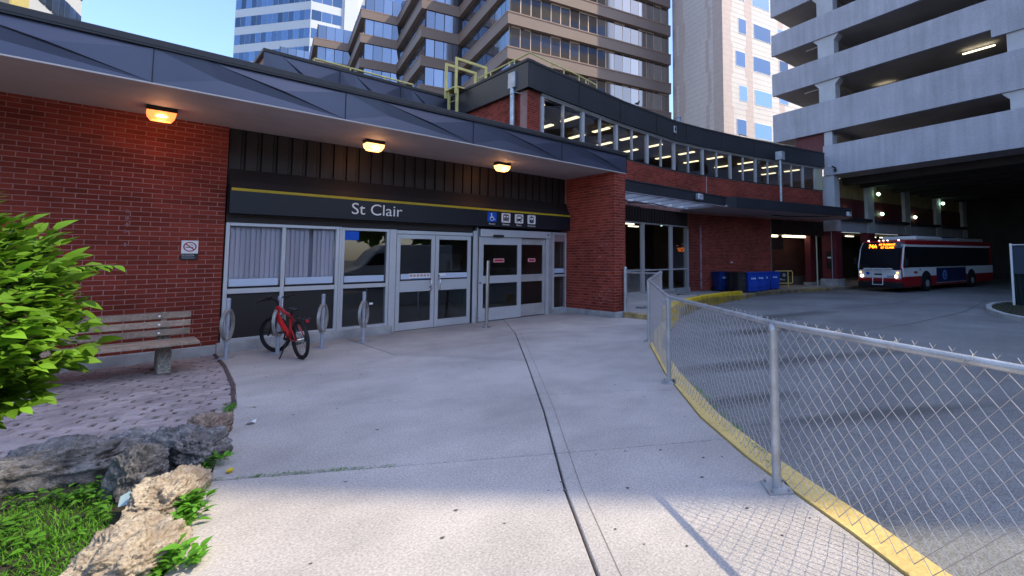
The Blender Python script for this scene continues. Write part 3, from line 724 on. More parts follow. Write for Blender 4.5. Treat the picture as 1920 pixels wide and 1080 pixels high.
# three soffit lamps
def soffit_lamp(x, y, s, lens, e, label):
    t = thing('soffit_lamp', label, 'ceiling light', (x, y, ZS), group='lamps under the entrance soffit')
    b = MB(); b.prism([(x-.15*s, y-.11*s), (x+.15*s, y-.11*s), (x+.15*s, y+.11*s), (x-.15*s, y+.11*s)], ZS-.065*s, ZS-.001); b.build('lamp_housing', M_lampb, t, bevel=.006)
    b = MB(); z1, z0 = ZS-.066*s, ZS-.185*s
    P = [(x-.145*s, y-.105*s, z1), (x+.145*s, y-.105*s, z1), (x+.145*s, y+.105*s, z1), (x-.145*s, y+.105*s, z1), (x-.135*s, y-.1*s, z1-.06*s), (x+.135*s, y-.1*s, z1-.06*s), (x+.135*s, y+.1*s, z1-.06*s), (x-.135*s, y+.1*s, z1-.06*s), (x-.1*s, y-.07*s, z0), (x+.1*s, y-.07*s, z0), (x+.1*s, y+.07*s, z0), (x-.1*s, y+.07*s, z0)]
    b.add(P, [(0, 1, 5, 4), (1, 2, 6, 5), (2, 3, 7, 6), (3, 0, 4, 7), (4, 5, 9, 8), (5, 6, 10, 9), (6, 7, 11, 10), (7, 4, 8, 11), (8, 9, 10, 11)]); b.build('lamp_lens', lens, t, bevel=.004)
    b = MB(); b.tube([(x-.05*s, y-.108*s, z1-.075*s), (x, y-.111*s, z1-.07*s), (x+.05*s, y-.108*s, z1-.075*s)], [.004, .014*s, .004], 8); b.build('lamp_glow', M_core, t)
    ld = bpy.data.lights.new('lamp_light', 'POINT'); ld.energy = e; ld.color = (1, .45, .16); ld.shadow_soft_size = .06
    lo = bpy.data.objects.new('lamp_light', ld); col.objects.link(lo); lo.location = (x, y, z0-.06); adopt(lo, t)
soffit_lamp(.41, 10.35, 1.12, M_lamp1, 1.6, 'orange glowing soffit lamp over the brick wall, brightest and largest of three')
soffit_lamp(3.36, 10.15, 1.12, M_lamp2, 1.2, 'warm soffit lamp above the St Clair lettering, middle of the three')
soffit_lamp(6.28, 10.2, 1.12, M_lamp2, 1.2, 'warm soffit lamp above the sliding doors, farthest from the bench')

# ================================================================== two-storey bus hall
hall = thing('bus_hall', 'two storey red brick bus hall with a bending row of upper windows', 'station hall', (16, 15, 0))
W = [(8.97, 13.02), (14.0, 13.60), (17.9, 13.72), (19.75, 13.48), (24.0, 12.58), (29.75, 10.98)]
ZTOP, ZH, ZSI, ZBB = 8.24, 7.26, 5.79, 4.72
def hall_seg(i): a, c = Vector(W[i]), Vector(W[i+1]); return a, c, (c-a).length
cum = [0]
for i in range(5): cum.append(cum[-1]+hall_seg(i)[2])
def wat(s):
    for i in range(5):
        if s <= cum[i+1]+1e-6 or i == 4: a, c, l = hall_seg(i); t = (s-cum[i])/l; return a.lerp(c, t), (c-a).normalized()
fa, wbk = MB(), MB()
fo = offs(W, -.16); fi = offs(W, .3)
fo[0] = (8.83, 12.86); fo[-1] = (29.75, 10.80)
b = MB()
for i in range(5): b.prism([tuple(fo[i]), tuple(fo[i+1]), tuple(fi[i+1]), tuple(fi[i])], ZH+.02, ZTOP-.09)
b.build('fascia', M_fascia2, hall, bevel=0)
b = MB()
for i in range(5):
    q = [tuple(Vector(fo[i])+Vector((-.02, -.02))), tuple(Vector(fo[i+1])+Vector((0, -.02))), tuple(fi[i+1]), tuple(fi[i])]; b.prism(q, ZTOP-.088, ZTOP)
b.build('roof_cap', M_cap, hall)
for s in (2.3, 4.8, 7.3, 9.6, 12.2, 14.8, 17.6):
    p, d = wat(s); n = Vector((d.y, -d.x)); q = p+n*.166
    b = MB(); b.box(-.006, .006, -.004, .004, ZH+.05, ZTOP-.1, 0, Matrix.Translation((q.x, q.y, 0)) @ Matrix.Rotation(math.atan2(d.y, d.x), 4, 'Z')); b.build('fascia_joint', M_gasket, hall)
p, d = wat(8.75); n = Vector((d.y, -d.x)); q = p+n*.17
part('roof_vent', M_alu, (q.x-.1, q.x+.1, q.y-.03, q.y+.02, 7.62, 7.95), parent=hall, bevel=.01)
part('vent_hole', M_gasket, (q.x-.055, q.x+.05, q.y-.04, q.y-.03, 7.72, 7.9), parent=hall)
# left gable wall along the lower roof, its fascia and the brick corner
part('fascia', M_fascia2, (8.83, 9.1, 12.865, 18.3, ZH+.02, ZTOP-.09), parent=hall)
part('roof_cap', M_cap, (8.80, 9.1, 12.845, 18.3, ZTOP-.087, ZTOP+.003), parent=hall)
part('hall_roof', M_cap, (9.1, 29.5, 14.2, 20.5, 7.5, 7.55), parent=hall)
mw_ = part('brick_wall', M_mortar, (8.985, 9.3, 13.10, 18.3, 4.4, ZH+.02), parent=hall)
brickwork(frame((8.985, 18.3), (0, -1)), 5.28, 4.42, 37, mw_, M_brick2)
b = MB(); b.box(.0, .56, .0, .4, 4.4, ZH+.015, 0, frame((8.987, 13.06), (W[1][0]-W[0][0], W[1][1]-W[0][1]))); pc = b.build('brick_corner', M_mortar, hall)
brickwork(frame((8.975, 13.06), (W[1][0]-W[0][0], W[1][1]-W[0][1])), .56, 4.42, 37, pc, M_brick2)
b = MB(); b.box(8.86, 8.985, 14.0, 14.35, ZH+.14, ZTOP-.25); b.box(8.75, 8.87, 13.55, 13.95, 7.42, 7.98); b.build('rain_hopper', M_galv, hall, bevel=.02)
b = MB(); b.tube([(8.82, 13.75, 7.45), (8.82, 13.75, 4.4)], .085, 10); b.build('drainpipe', M_galv, hall)
for z in (7.2, 5.95):
    b = MB(); b.tube([(8.72, 13.75, z), (8.72, 13.45, z), (8.99, 13.35, z-.02)], .012, 6); b.build('pipe_bracket', M_galv, hall)
# brick band under the upper windows
for i in range(5):
    a, c, l = hall_seg(i); T = frame(a, c-a)
    b = MB(); b.box(0, l, .0, .25, ZBB-.9, ZSI, 0, T); bb = b.build('brick_band', M_mortar, hall)
    brickwork(T, l, ZBB-.65, 22, bb, M_brick2)
    b = MB(); b.box(0, l, -.03, .2, ZSI-.005, ZSI+.045, 0, T); b.build('window_sill', M_cap, hall)
p, d = wat(11.2)
b = MB(); b.box(-.02, .02, -.03, -.012, ZBB+.05, ZSI-.02, 0, Matrix.Translation((p.x, p.y, 0)) @ Matrix.Rotation(math.atan2(d.y, d.x), 4, 'Z')); b.build('expansion_joint', mat('joint_pale', (.55, .38, .4), .8), hall)
# upper windows: paired panes between wide and narrow mullions
wf = MB(); ss = [.60]; s = .60; k = 0; pos = []
while s < cum[-1]-.9:
    pos.append((s, k % 2)); s += 1.035; k += 1
pos.append((cum[-1]-.72, 0))
def wbox(bld, s, w_, y0, y1, z0, z1):
    p, d = wat(s); T = frame(p, d); bld.box(-w_/2, w_/2, y0, y1, z0, z1, 0, T)
for s, nar in pos:
    m1 = MB(); wbox(m1, s, .06 if nar else .13, -.02 if nar else -.045, .1, ZSI+.046, ZH-.1); m1.build('mullion', M_alu, hall)
for i in range(5):
    a, c, l = hall_seg(i); T = frame(a, c-a)
    b = MB(); x0 = .56 if i == 0 else 0
    b.box(x0, l, -.03, .1, ZH-.1, ZH-.05, 0, T); b.box(x0, l, -.06, .1, ZH-.048, ZH+.018, 0, T); b.build('window_head', M_alud, hall)
for (s0, _), (s1_, _) in zip(pos, pos[1:]):
    p, d = wat(.5*(s0+s1_)); T = frame(p, d); h_ = (s1_-s0)/2-.04
    b = MB(); b.box(-h_, h_, .03, .036, ZSI+.046, ZH-.1, 0, T); b.build('window_pane', M_glass_d, hall)
p, d = wat(cum[-1]-.33); T = frame(p, d); b = MB(); b.box(-.32, .33, -.02, .2, ZSI+.046, ZH+.018, 0, T); b.build('end_panel', mat('cream_panel', (.5, .47, .33), .7), hall)
# inside the upper floor: ceiling, back wall, rows of tube lamps
part('upper_ceiling', M_ceil, (9.3, 29.6, 13.9, 20.2, 7.2, 7.24), parent=hall)
b = MB(); b.prism([(14, 13.75), (17.9, 13.85), (19.8, 13.6), (24, 12.7), (29.5, 11.2), (29.5, 20), (14, 20)], 7.201, 7.239); b.build('upper_ceiling', M_ceil, hall)
part('upper_back_wall', M_int, (9.3, 30.5, 20.2, 20.3, 4.6, 7.3), parent=hall)
part('upper_end_wall', M_int, (29.55, 29.65, 11.1, 20.2, 4.6, 7.3), parent=hall)
part('upper_floor', M_intf, (9.3, 29.5, 13.95, 20.2, 4.55, 4.6), parent=hall)
for i, x in enumerate((9.9, 11.7, 13.6, 15.4, 17.3, 19.7, 21.7, 24.1, 26.2, 28.3)):
    yw = wat(min(max(x-8.97, 0), 10)*1.006 if x < 18 else x-8.9)[0].y if x < 19 else 13.48-(x-19.75)*.23
    for dy in (.85, 2.45):
        y = yw+dy; x2 = x+(.9 if dy == 2.35 else 0)
        b = MB(); b.box(x2-.09, x2+.09, y-.5, y+.5, 7.1, 7.195); f_ = b.build('lamp_fixture', M_alu, hall)
        b = MB(); b.box(x2-.085, x2+.085, y-.49, y+.49, 7.06, 7.099); b.build('lamp_tube', M_tube, f_)
for x, y, w_ in ((16.6, 17.2, .8), (19.5, 16.8, 1.0), (20.6, 17.4, .9)):
    part('notice_board', mat('paper_board', (.4, .4, .42)), (x, x+w_, y, y+.05, 5.75, 6.2), parent=hall)
# ground floor: glass front, brick return, corrugated strip, dark bay
GF = [(9.5, 13.35), (19.05, 13.86)]
T = frame((14.3, 13.62), (19.05-14.3, .24)); L_ = 4.76
def tb(name, m, *bx, parent=hall):
    b = MB()
    for q in bx: b.box(*q, 0, T)
    return b.build(name, m, parent)
Ts = T
for k, x in enumerate((-4.3, -2.35, -.35, 1.15, 3.32)):
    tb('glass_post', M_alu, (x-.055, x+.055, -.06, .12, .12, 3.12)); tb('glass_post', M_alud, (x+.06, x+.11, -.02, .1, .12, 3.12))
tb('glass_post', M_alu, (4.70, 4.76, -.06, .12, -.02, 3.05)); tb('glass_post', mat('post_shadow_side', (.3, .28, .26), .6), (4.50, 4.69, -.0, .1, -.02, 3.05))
tb('glass_rail', M_alu, (-4.3, 4.7, -.045, .06, 1.02, 1.08)); tb('glass_rail', M_alud, (-4.3, 4.7, -.05, .08, 3.1, 3.16)); tb('glass_curb', M_concw, (-4.3, 4.8, -.1, .15, -.3, .13))
for a, c in ((-4.24, -2.3), (-2.24, -.42), (-.24, 1.08), (1.26, 3.25), (3.43, 4.5)):
    tb('glass_pane', M_glass_d, (a, c, .02, .026, 1.08, 3.1)); tb('glass_pane', M_glass_d, (a, c, .02, .026, .13, 1.02))
x = -4.4
while x < 4.75: tb('cladding_board', M_clad, (x, x+.15, -.03, .1, 3.165, 3.86)); tb('cladding_board', M_clad, (x+.155, x+.195, .0, .1, 3.165, 3.86)); x += .2
# waiting room behind the glass
part('room_floor', M_intf, (9.4, 26, 14.0, 20.2, -.06, .115), parent=hall); part('room_ceiling', M_ceil, (9.4, 26, 14.0, 20.2, 3.9, 3.95), parent=hall)
part('room_back_wall', mat('room_wall', (.09, .055, .045), .8, noise_=(2, .15)), (9.4, 26, 19.6, 19.7, 0, 3.9), parent=hall)
part('room_side_wall', M_int, (23.2, 23.3, 14.2, 20, 0, 3.9), parent=hall)
tb('door_frame', mat('door_brown', (.07, .05, .04)), (1.3, 3.0, 4.9, 5.0, 0.1, 2.55)); tb('green_door', M_green, (.95, 2.05, 4.5, 4.62, .1, 2.25)); tb('door_handle', M_alu, (1.12, 1.18, 4.45, 4.5, 1.1, 1.2))
for k in range(3): tb('door_poster', mat('poster_grey', (.3, .33, .3)), (.55, .85, 4.6, 4.62, 1.0+.35*k, 1.2+.35*k))
for k, x in enumerate((2.75, 3.6, 4.2)):
    tb('turnstile', M_steel, (x, x+.09, 2.2, 2.5, .1, .95)); tb('turnstile_top', M_white, (x-.08, x+.22, 2.15, 2.55, .951, 1.02))
tb('turnstile_rail', M_steel, (2.7, 4.7, 2.3, 2.34, .5, .53))
tb('wall_clock', mat('panel_grey', (.14, .12, .12)), (4.4, 5.0, 4.4, 4.5, 2.6, 2.95))
for x, y, l in ((2.7, 2.5, .9), (3.7, 1.3, 1.3), (.2, 2.6, .8), (4.5, 3.6, .8)): tb('lamp_tube', M_tubew, (x, x+l, y, y+.12, 3.32, 3.37))
for x, y in ((1.5, 1.6), (4.0, 1.2), (4.6, 1.5)):
    p = T @ Vector((x, y, 3.28)); b = MB(); b.cyl(p, (0, 0, 1), .05, .05, 10); b.build('spot_lamp', M_flood, hall)
# lower brick wall with its lighter return
BW = [(19.12, 13.84), (19.9, 13.72), (28.6, 11.75)]
a, c = Vector(BW[0]), Vector(BW[1]); T = frame(a, c-a); b = MB(); b.box(0, (c-a).length, 0, .3, -.4, 3.9, 0, T); q = b.build('brick_return', M_mortar, hall); brickwork(T, (c-a).length, -.06, 52, q, M_brick2)
a, c = Vector(BW[1]), Vector((25.35, 12.42)); T = frame(a, c-a); b = MB(); b.box(0, (c-a).length, 0, .3, -.4, 3.9, 0, T); q = b.build('brick_wall', M_mortar, hall); l = (c-a).length; brickwork(T, l, -.2, 54, q, M_brick2)
b = MB(); b.box(.02, .12, -.018, -.0105, .0, 3.2, 0, T); b.build('lime_streak', mat('lime', (.36, .24, .3), 1, noise_=(8, .4)), q)
b = MB(); b.box(2.2, 2.32, -.06, -.005, 1.3, 1.37, 0, T); b.build('wall_light', M_white, hall)
tb2 = T
b = MB(); b.box(l-.1, l, -.02, 3.5, -.4, 3.9, 0, T); b.build('bay_side_wall', M_int, hall)
b = MB(); b.box(l, l+6.3, 2.2, 2.4, -.4, 2.85, 0, T); b.build('bay_back_wall', mat('bay_red', (.05, .014, .013), .8, noise_=(1, .2)), hall)
b = MB(); b.box(l, l+6.3, 1.9, 2.19, -.4, .32, 0, T); b.build('bay_ledge', mat('ledge', (.1, .07, .07), .9), hall)
x = l
while x < l+5.3: b = MB(); b.box(x, x+.16, 0, .1, 2.95, 3.86, 0, T); b.box(x+.16, x+.2, .03, .1, 2.95, 3.86, 0, T); b.build('cladding_board', M_clad, hall); x += .2
b = MB(); b.box(l, l+6.3, .12, 2.3, 3.0, 3.05, 0, T); b.build('bay_ceiling', M_int, hall)
for x, y, ln in ((l+.2, 1.1, .95), (l+1.6, 1.2, .5), (l+2.5, 1.0, .7), (l+3.5, 1.1, 1.3), (l+5.0, 1.0, .4)):
    b = MB(); b.box(x, x+ln, y, y+.2, 2.87, 2.99, 0, T); b.build('lamp_tube', M_tubew, hall)
b = MB(); b.box(l+.3, l+1.7, .5, .62, 2.05, 2.72, 0, T); b.build('hanging_display', M_black, hall)
# projecting canopy over the platform: bare joists on the left, closed soffit on the right
CF = [(9.42, 11.35), (18.35, 11.22)]
can = thing('bus_canopy', 'dark flat canopy over the bus platform with bare joists at its left half', 'canopy', (20, 12, 4.1))
ZC0, ZC1 = 3.93, 4.36
part('fascia', M_fascia2, (9.42, 18.36, 11.2, 11.28, ZC0, ZC1-.04), parent=can); part('fascia_cap', M_cap, (9.42, 18.4, 11.17, 11.35, ZC1-.039, ZC1), parent=can)
part('canopy_roof', M_cap, (9.42, 19.2, 11.36, 11.75, ZC1-.12, ZC1-.06), parent=can)
part('lower_trim', mat('trim_pale', (.32, .3, .34), .5), (9.42, 18.36, 11.19, 11.3, ZC0-.03, ZC0-.002), parent=can)
x = 9.9
while x < 18.6:
    b = MB(); b.box(-.04, .04, 0, 2.25, ZC0+.02, ZC0+.2, 0, Matrix.Translation((x, 11.3, 0)) @ Matrix.Rotation(R(-6), 4, 'Z')); b.build('joist', M_white, can)
    x += .86
part('inner_sheet', M_white, (9.42, 18.4, 13.2, 13.35, ZC0+.0, ZC0+.12), parent=can)
for k in range(9):
    b = MB(); x = 12.6+k*.28; b.box(x, x+rnd.uniform(.15, .4), 12.9+rnd.uniform(-.1, .1), 13.2, ZC0-.02, ZC0+.01, 0); b.build('torn_sheet', M_soffit, can)
CP = [(18.9, 10.95), (27.9, 8.75), (29.95, 9.35), (29.95, 11.0), (25.35, 12.3), (19.8, 13.7), (18.2, 13.7), (18.2, 11.25)]
b = MB(); b.prism(CP, ZC0-.02, ZC0+.05); b.build('soffit', M_soffit, can)
b = MB()
CO = offs(CP[:4], -.02)
for i in range(2):
    q = [CP[i], CP[i+1]]; a, c = Vector(q[0]), Vector(q[1]); T = frame(a, c-a); b.box(0, (c-a).length, -.05, .05, ZC0-.04, ZC1+.02, 0, T)
T = frame((18.36, 11.22), Vector(CP[0])-Vector((18.36, 11.22))); b.box(0, (Vector(CP[0])-Vector((18.36, 11.22))).length, -.03, .05, ZC0-.03, ZC1+.01, 0, T)
b.build('fascia', M_fascia2, can)
b = MB(); b.prism([(x, y) for x, y in CP], ZC1-.08, ZC1-.03); b.build('canopy_roof', M_cap, can)
def flood(x, y, z, name, label, w_=.36):
    t = thing(name, label, 'floodlight', (x, y, z)); b = MB(); b.box(x-w_/2, x+w_/2, y-.2, y, z-.13, z+.13); b.build('lamp_housing', M_galv, t, bevel=.04)
    b = MB(); b.box(x-w_/2+.07, x+w_/2-.07, y-.207, y-.2005, z-.11, z+.02); b.build('lamp_lens', M_blind, t); b = MB(); b.box(x-.03, x+.03, y, y+.06, z-.04, z+.04); b.build('bracket', M_galv, t)
flood(16.05, 11.14, 4.12, 'wall_floodlight', 'grey floodlight box on the canopy edge above the bare joists')
flood(27.4, 8.78, 4.0, 'wall_floodlight', 'grey floodlight box at the far end of the canopy near the white column')
b = MB(); b.tube([(13.9, 13.1, 3.86), (14.6, 12.4, 3.84), (16.2, 12.9, 3.86)], .02, 6); b.build('loose_cable', M_black, can)
b = MB(); b.tube([(23.6, 11.5, 3.88), (24.8, 11.1, 3.86), (26.2, 9.8, 3.86), (27.3, 8.95, 3.95)], .022, 6); b.build('loose_cable', M_black, can)
b = MB(); b.tube([(25.0, 11.6, ZC1), (25.0, 11.6, 7.15)], .085, 10); b.box(24.82, 25.2, 11.4, 11.8, 7.15, 7.62); hp = b.build('drainpipe', M_galv, hall)

# taller roof block behind the entrance
rb = thing('roof_block', 'dark blue faceted roof block rising behind the station entrance', 'roof block', (6, 18.4, 4.5))
part('block_wall', mat('pinkish_brick', (.36, .2, .18), .85, noise_=(3, .2)), (2.95, 8.98, 18.5, 23.5, 4.4, ZTOP-.1), parent=rb)
part('side_window', M_wtower, (2.92, 2.95, 19.2, 19.9, 6.6, 7.6), parent=rb); part('side_window_pane', M_bglass, (2.915, 2.919, 19.3, 19.8, 6.7, 7.5), parent=rb)
xs_ = [2.86, 4.95, 6.95, 8.83]
for x0, x1 in zip(xs_, xs_[1:]):
    z0, z1, y0, W_, d = 6.6, ZTOP-.1, 18.4, x1-x0, .16
    b = MB(); P_, Q_, tq = (x0+.6*W_, y0-d*.5, lerp(z0, z1, .6)), (x0+.3*W_, y0+d*.3, lerp(z0, z1, .45)), (x0+.22*W_, y0, z1)
    TL, TR, BR_, BL_ = (x0, y0, z1), (x1, y0, z1), (x1, y0, z0), (x0, y0, z0)
    b.add([tq, TR, P_], [(0, 1, 2)]); b.add([TR, BR_, P_], [(0, 1, 2)]); b.add([tq, P_, BR_], [(0, 1, 2)])
    b.add([TL, tq, BR_, BL_, Q_], [(0, 1, 4), (1, 2, 4), (2, 3, 4), (3, 0, 4)]); b.build('fascia_panel', M_fascia, rb, fix=False)
    part('fascia_joint', M_gasket, (x1-.008, x1, 18.37, 18.42, 6.6, ZTOP-.1), parent=rb)
part('roof_cap', M_cap, (2.84, 8.8, 18.36, 23.6, ZTOP-.098, ZTOP+.001), parent=rb)
rl = thing('roof_rail', 'pale yellow roof rail along the top edge of the faceted roof block', 'railing', (6, 19, ZTOP))
b = MB(); b.tube([(4.3, 18.9, ZTOP+.0), (4.3, 18.9, ZTOP+.28), (6.55, 18.9, ZTOP+.28), (7.6, 18.9, ZTOP+.28), (7.6, 18.9, ZTOP)], .035, 6); b.build('rail', M_pole, rl)
for x in (5.4, 6.55):
    b = MB(); b.tube([(x, 18.9, ZTOP), (x, 18.9, ZTOP+.28)], .03, 6); b.build('post', M_pole, rl)
r2 = thing('roof_rail', 'pale yellow roof rail around the corner above the brick hall', 'railing', (9.6, 13.6, ZTOP))
b = MB(); b.tube([(9.3, 16.9, ZTOP), (9.3, 16.9, ZTOP+.52), (9.3, 13.45, ZTOP+.52), (11.8, 13.75, ZTOP+.52), (12.8, 13.85, ZTOP+.45), (12.8, 13.75, ZTOP)], .03, 6); b.build('rail', M_pole, r2)
for x, y in ((9.3, 16.0), (9.3, 14.7), (9.3, 14.4), (10.4, 13.54), (11.0, 13.6), (11.8, 13.65), (12.2, 13.7)):
    b = MB(); b.tube([(x, y+(.1 if x > 10 else 0), ZTOP-.02), (x, y+(.1 if x > 10 else 0), ZTOP+.5)], .028, 6); b.build('post', M_pole, r2)
r3 = thing('roof_rail', 'thin grey roof rail above the bus hall beside the parking garage', 'railing', (25, 12.6, ZTOP))
b = MB(); b.tube([(23.2, 13.2, ZTOP), (23.2, 13.2, ZTOP+.35), (23.9, 13.1, ZTOP+.35)], .03, 6); b.tube([(23.3, 13.2, ZTOP+.22), (27.6, 11.9, ZTOP+.22), (27.6, 11.9, ZTOP)], .025, 6); b.build('rail', mat('rail_pale', (.5, .46, .34), .5), r3)
# roof ladder with its cage hoops
ld_ = thing('roof_ladder', 'pale yellow steel ladder with hoop rails onto the hall roof', 'ladder', (8.7, 16.2, ZF))
LY0, LY1, LX = 17.2, 18.1, 8.6
for nm, y in (('rail', LY0+.04), ('rail', LY1-.2)):
    b = MB(); b.box(LX-.05, LX+.03, y-.045, y+.045, ZF+.02, ZTOP+.02); b.build(nm, M_pole, ld_)
for k in range(8):
    b = MB(); z = ZF+.35+k*.43; b.tube([(LX, LY0+.04, z), (LX, LY1-.2, z)], .016, 6); b.build('rung', M_pole, ld_)
b = MB(); b.box(LX-.12, LX+.75, LY0-.05, LY1-.05, ZTOP+.021, ZTOP+.07); b.build('step_plate', M_pole, ld_)
for y in (LY0-.02, LY1-.08):
    b = MB(); q = [(LX-.1, y, ZTOP-.15), (LX-.1, y, ZTOP+1.15), (LX+1.2, y, ZTOP+1.15), (LX+1.2, y, ZTOP-.05)]
    b.box(LX-.13, LX-.05, y-.04, y+.04, ZTOP-.25, ZTOP+1.1); b.box(LX-.13, LX+1.2, y-.04, y+.04, ZTOP+1.1, ZTOP+1.2); b.box(LX+1.12, LX+1.2, y-.04, y+.04, ZTOP-.05, ZTOP+1.1); b.build('hoop', M_pole, ld_)
# pigeon on the fascia and a steel flue
pg = thing('pigeon', 'dark pigeon perched on the edge of the hall roof', 'bird', (14.9, 13.45, ZTOP))
b = MB(); px_, py_ = 14.95, 13.5; b.tube([(px_-.2, py_, ZTOP+.06), (px_-.1, py_, ZTOP+.1), (px_, py_, ZTOP+.13), (px_+.08, py_, ZTOP+.2), (px_+.1, py_, ZTOP+.27), (px_+.13, py_, ZTOP+.29)], [.012, .045, .06, .04, .032, .01], 8); b.tube([(px_, py_, ZTOP), (px_, py_, ZTOP+.09)], .01, 5); b.build('body', M_black, pg)
fl = thing('roof_flue', 'slim grey metal flue pipe behind the hall roof edge', 'flue', (19.4, 16, ZTOP)); b = MB(); b.tube([(20.6, 15.5, 7.5), (20.6, 15.5, 9.4)], .12, 12); b.tube([(20.6, 15.5, 9.4), (20.6, 15.5, 9.47)], .15, 12); b.build('pipe', M_rackp, fl)

# ================================================================== parking garage over the bus bays
gar = thing('parking_garage', 'pale concrete multi-storey parking garage with long parapets over the dark bus bay', 'parking garage', (31, 6, 0))
TG = frame((30.8, 14.76), (-.1392, -.9903))
def gb(name, m, *bx, parent=gar, T=None, bevel=0):
    b = MB()
    for q in bx: b.box(*q, 0, T or TG)
    return b.build(name, m, parent, bevel=bevel)
LV = [(6.85, 8.79, 3.72), (9.73, 11.72, 0), (13.11, 14.69, 0), (16.05, 17.58, 0), (18.95, 20.5, 0), (21.9, 23.4, 0)]
SE = 38
for k, (z0, z1, s0) in enumerate(LV):
    if k == 2:
        gb('parapet', M_par, (s0, 12.95, 0, .2, z0, z1)); gb('parapet', M_par, (12.952, SE, -.01, .2, z0-.42, z1+.02))
    else: gb('parapet', M_par, (s0, SE, 0, .2, z0, z1))
    gb('deck_slab', M_par2, (s0+.02, SE, .21, 22, z0+.06, z0+.36))
    gb('parapet_return', M_par, (s0, s0+.2, .201, 22, z0+.362, z1)) if k else None
    for s in (13.4, 23.2) if k else (): gb('downstand_beam', M_par2, (s+.3, s+.9, .3, 21.9, z0-.3, z0+.058))
    gb('downstand_beam', M_par2, (3.72, 4.3, .3, 21.9, z0-.22, z0+.058)) if k else None
for (a, c) in zip(LV, LV[1:]):
    z0, z1 = a[1]-.5, c[0]+.06
    for s, wd in ((3.5, 1.12), (13.55, 1.3), (23.2, 1.2)):
        if a is LV[0] and s < 4:
            gb('column', M_gcol, (3.75, 4.3, .15, .8, z0, z1+.9)); continue
        b = MB(); h_ = z1-.42
        pr = [(s, z0), (s+wd, z0), (s+wd, h_), (s+wd+.3, z1-.12), (s+wd+.3, z1), (s-.3, z1), (s-.3, z1-.12), (s, h_)]
        b.add([TG @ Vector((x, .12, z)) for x, z in pr]+[TG @ Vector((x, .75, z)) for x, z in pr], [tuple(range(8)), tuple(range(15, 7, -1))]+[(i, (i+1) % 8, 8+(i+1) % 8, 8+i) for i in range(8)]); b.build('column', M_gcol, gar)
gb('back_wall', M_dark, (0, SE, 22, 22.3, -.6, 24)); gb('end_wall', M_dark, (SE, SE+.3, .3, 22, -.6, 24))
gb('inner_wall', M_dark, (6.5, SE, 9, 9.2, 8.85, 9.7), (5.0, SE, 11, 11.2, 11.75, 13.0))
for s0, s1, y, z in ((5.7, 6.8, 3.6, 12.93), (11.2, 12.7, 1.9, 12.95), (2.0, 3.0, .9, 12.98), (2.2, 3.2, .9, 15.95), ):
    gb('lamp_tube', M_tubew if s0 > 5 else M_white, (s0, s1, y, y+.1, z, z+.05))
gb('brick_end', mat('garage_brick', (.16, .055, .06), .85, noise_=(14, .35), fine=(30, .4)), (1.6, 3.715, .3, .6, 7.4, 9.8))
gb('white_column', M_gcol, (3.42, 4.35, .1, .8, -.35, 6.848)); gb('column_jacket', M_maroon, (3.40, 4.37, .08, .82, -.3, 3.25)); gb('column_foot', M_concw, (3.3, 4.45, -.02, .9, -.5, .2))
gb('hall_column', M_maroon, (2.35, 2.75, -.2, .4, -.4, 3.2)); gb('hall_column', M_gcol, (2.35, 2.75, -.2, .4, 3.201, 3.9)); gb('column_foot', M_concw, (2.25, 2.85, -.3, .5, -.5, -.05))
b = MB(); p = TG @ Vector((3.2, -.22, 0)); b.tube([(p.x, p.y, -.25), (p.x, p.y, 3.6)], .05, 8); b.build('conduit', mat('conduit', (.5, .5, .45), .5), gar)
p = TG @ Vector((4.12, -.0, 0)); b = MB(); b.tube([(p.x-.02, p.y, .1), (p.x-.02, p.y, 3.3)], .025, 6); b.build('conduit', M_rackp, gar)
gb('help_point', M_black, (3.72, 4.12, .03, .08, .85, 1.95)); gb('help_label', M_white, (3.8, 4.04, .02, .0295, 1.5, 1.6)); gb('help_label', M_signred, (3.88, 3.96, .02, .0295, 1.3, 1.38))
# wall line inside the bay: columns, tan strip, dark red strip, concrete beam
TI = frame((30.35, 10.95), (math.cos(R(-13)), math.sin(R(-13))))
for k in range(7):
    x = 4.75+(k-1)*5.4 if k else -.05
    if k:
        gb('bay_column', M_gcol, (x, x+.85, -.12, .5, 3.26, 6.8), T=TI); gb('bay_column', M_maroon, (x, x+.85, -.1, .5, -.4, 3.255), T=TI)
    x0 = x+.9; x1 = (4.75 if k == 0 else x+5.4)-.02
    gb('tan_panel', M_tan, (x0, x1, .15, .3, 5.55, 6.8), T=TI); gb('dark_red_panel', M_dred, (x0, x1, .12, .3, 4.2, 5.549), T=TI)
    gb('concrete_beam', M_par, (x0-.04, x1+.02, -.05, .3, 3.26, 4.0), T=TI); gb('ledge', M_cap, (x0, x1, -.45, .3, 4.001, 4.19), T=TI)
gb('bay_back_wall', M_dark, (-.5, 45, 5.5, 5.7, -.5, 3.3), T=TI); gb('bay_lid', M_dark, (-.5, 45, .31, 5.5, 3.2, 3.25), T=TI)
for x, ln in ((1.2, .8), (4.2, .9), (6.6, 1.6), (9.0, 1.6), (27, 1.2), (29, 1.0), (34, 1.0)): gb('lamp_tube', M_tubew, (x, x+ln, 1.2, 1.35, 3.05, 3.1), T=TI)
for x, z, y in ((2.3, 4.75, 0.05), (6.9, 4.75, 0.05), (12.0, 4.75, 0.05), (5.9, 6.1, -.25), (16.4, 6.1, -.25), (31.0, 6.0, -.25)):
    p = TI @ Vector((x, y, z)); b = MB(); b.tube([p, p+Vector((-.1, -.1, -.06))], [.09, .12], 8); b.build('flood_lamp', M_flood, gar)
for k in range(9): gb('deck_beam', M_dark, (3.4, 30, 2.2+2.2*k, 2.7+2.2*k, 6.45, 6.9))
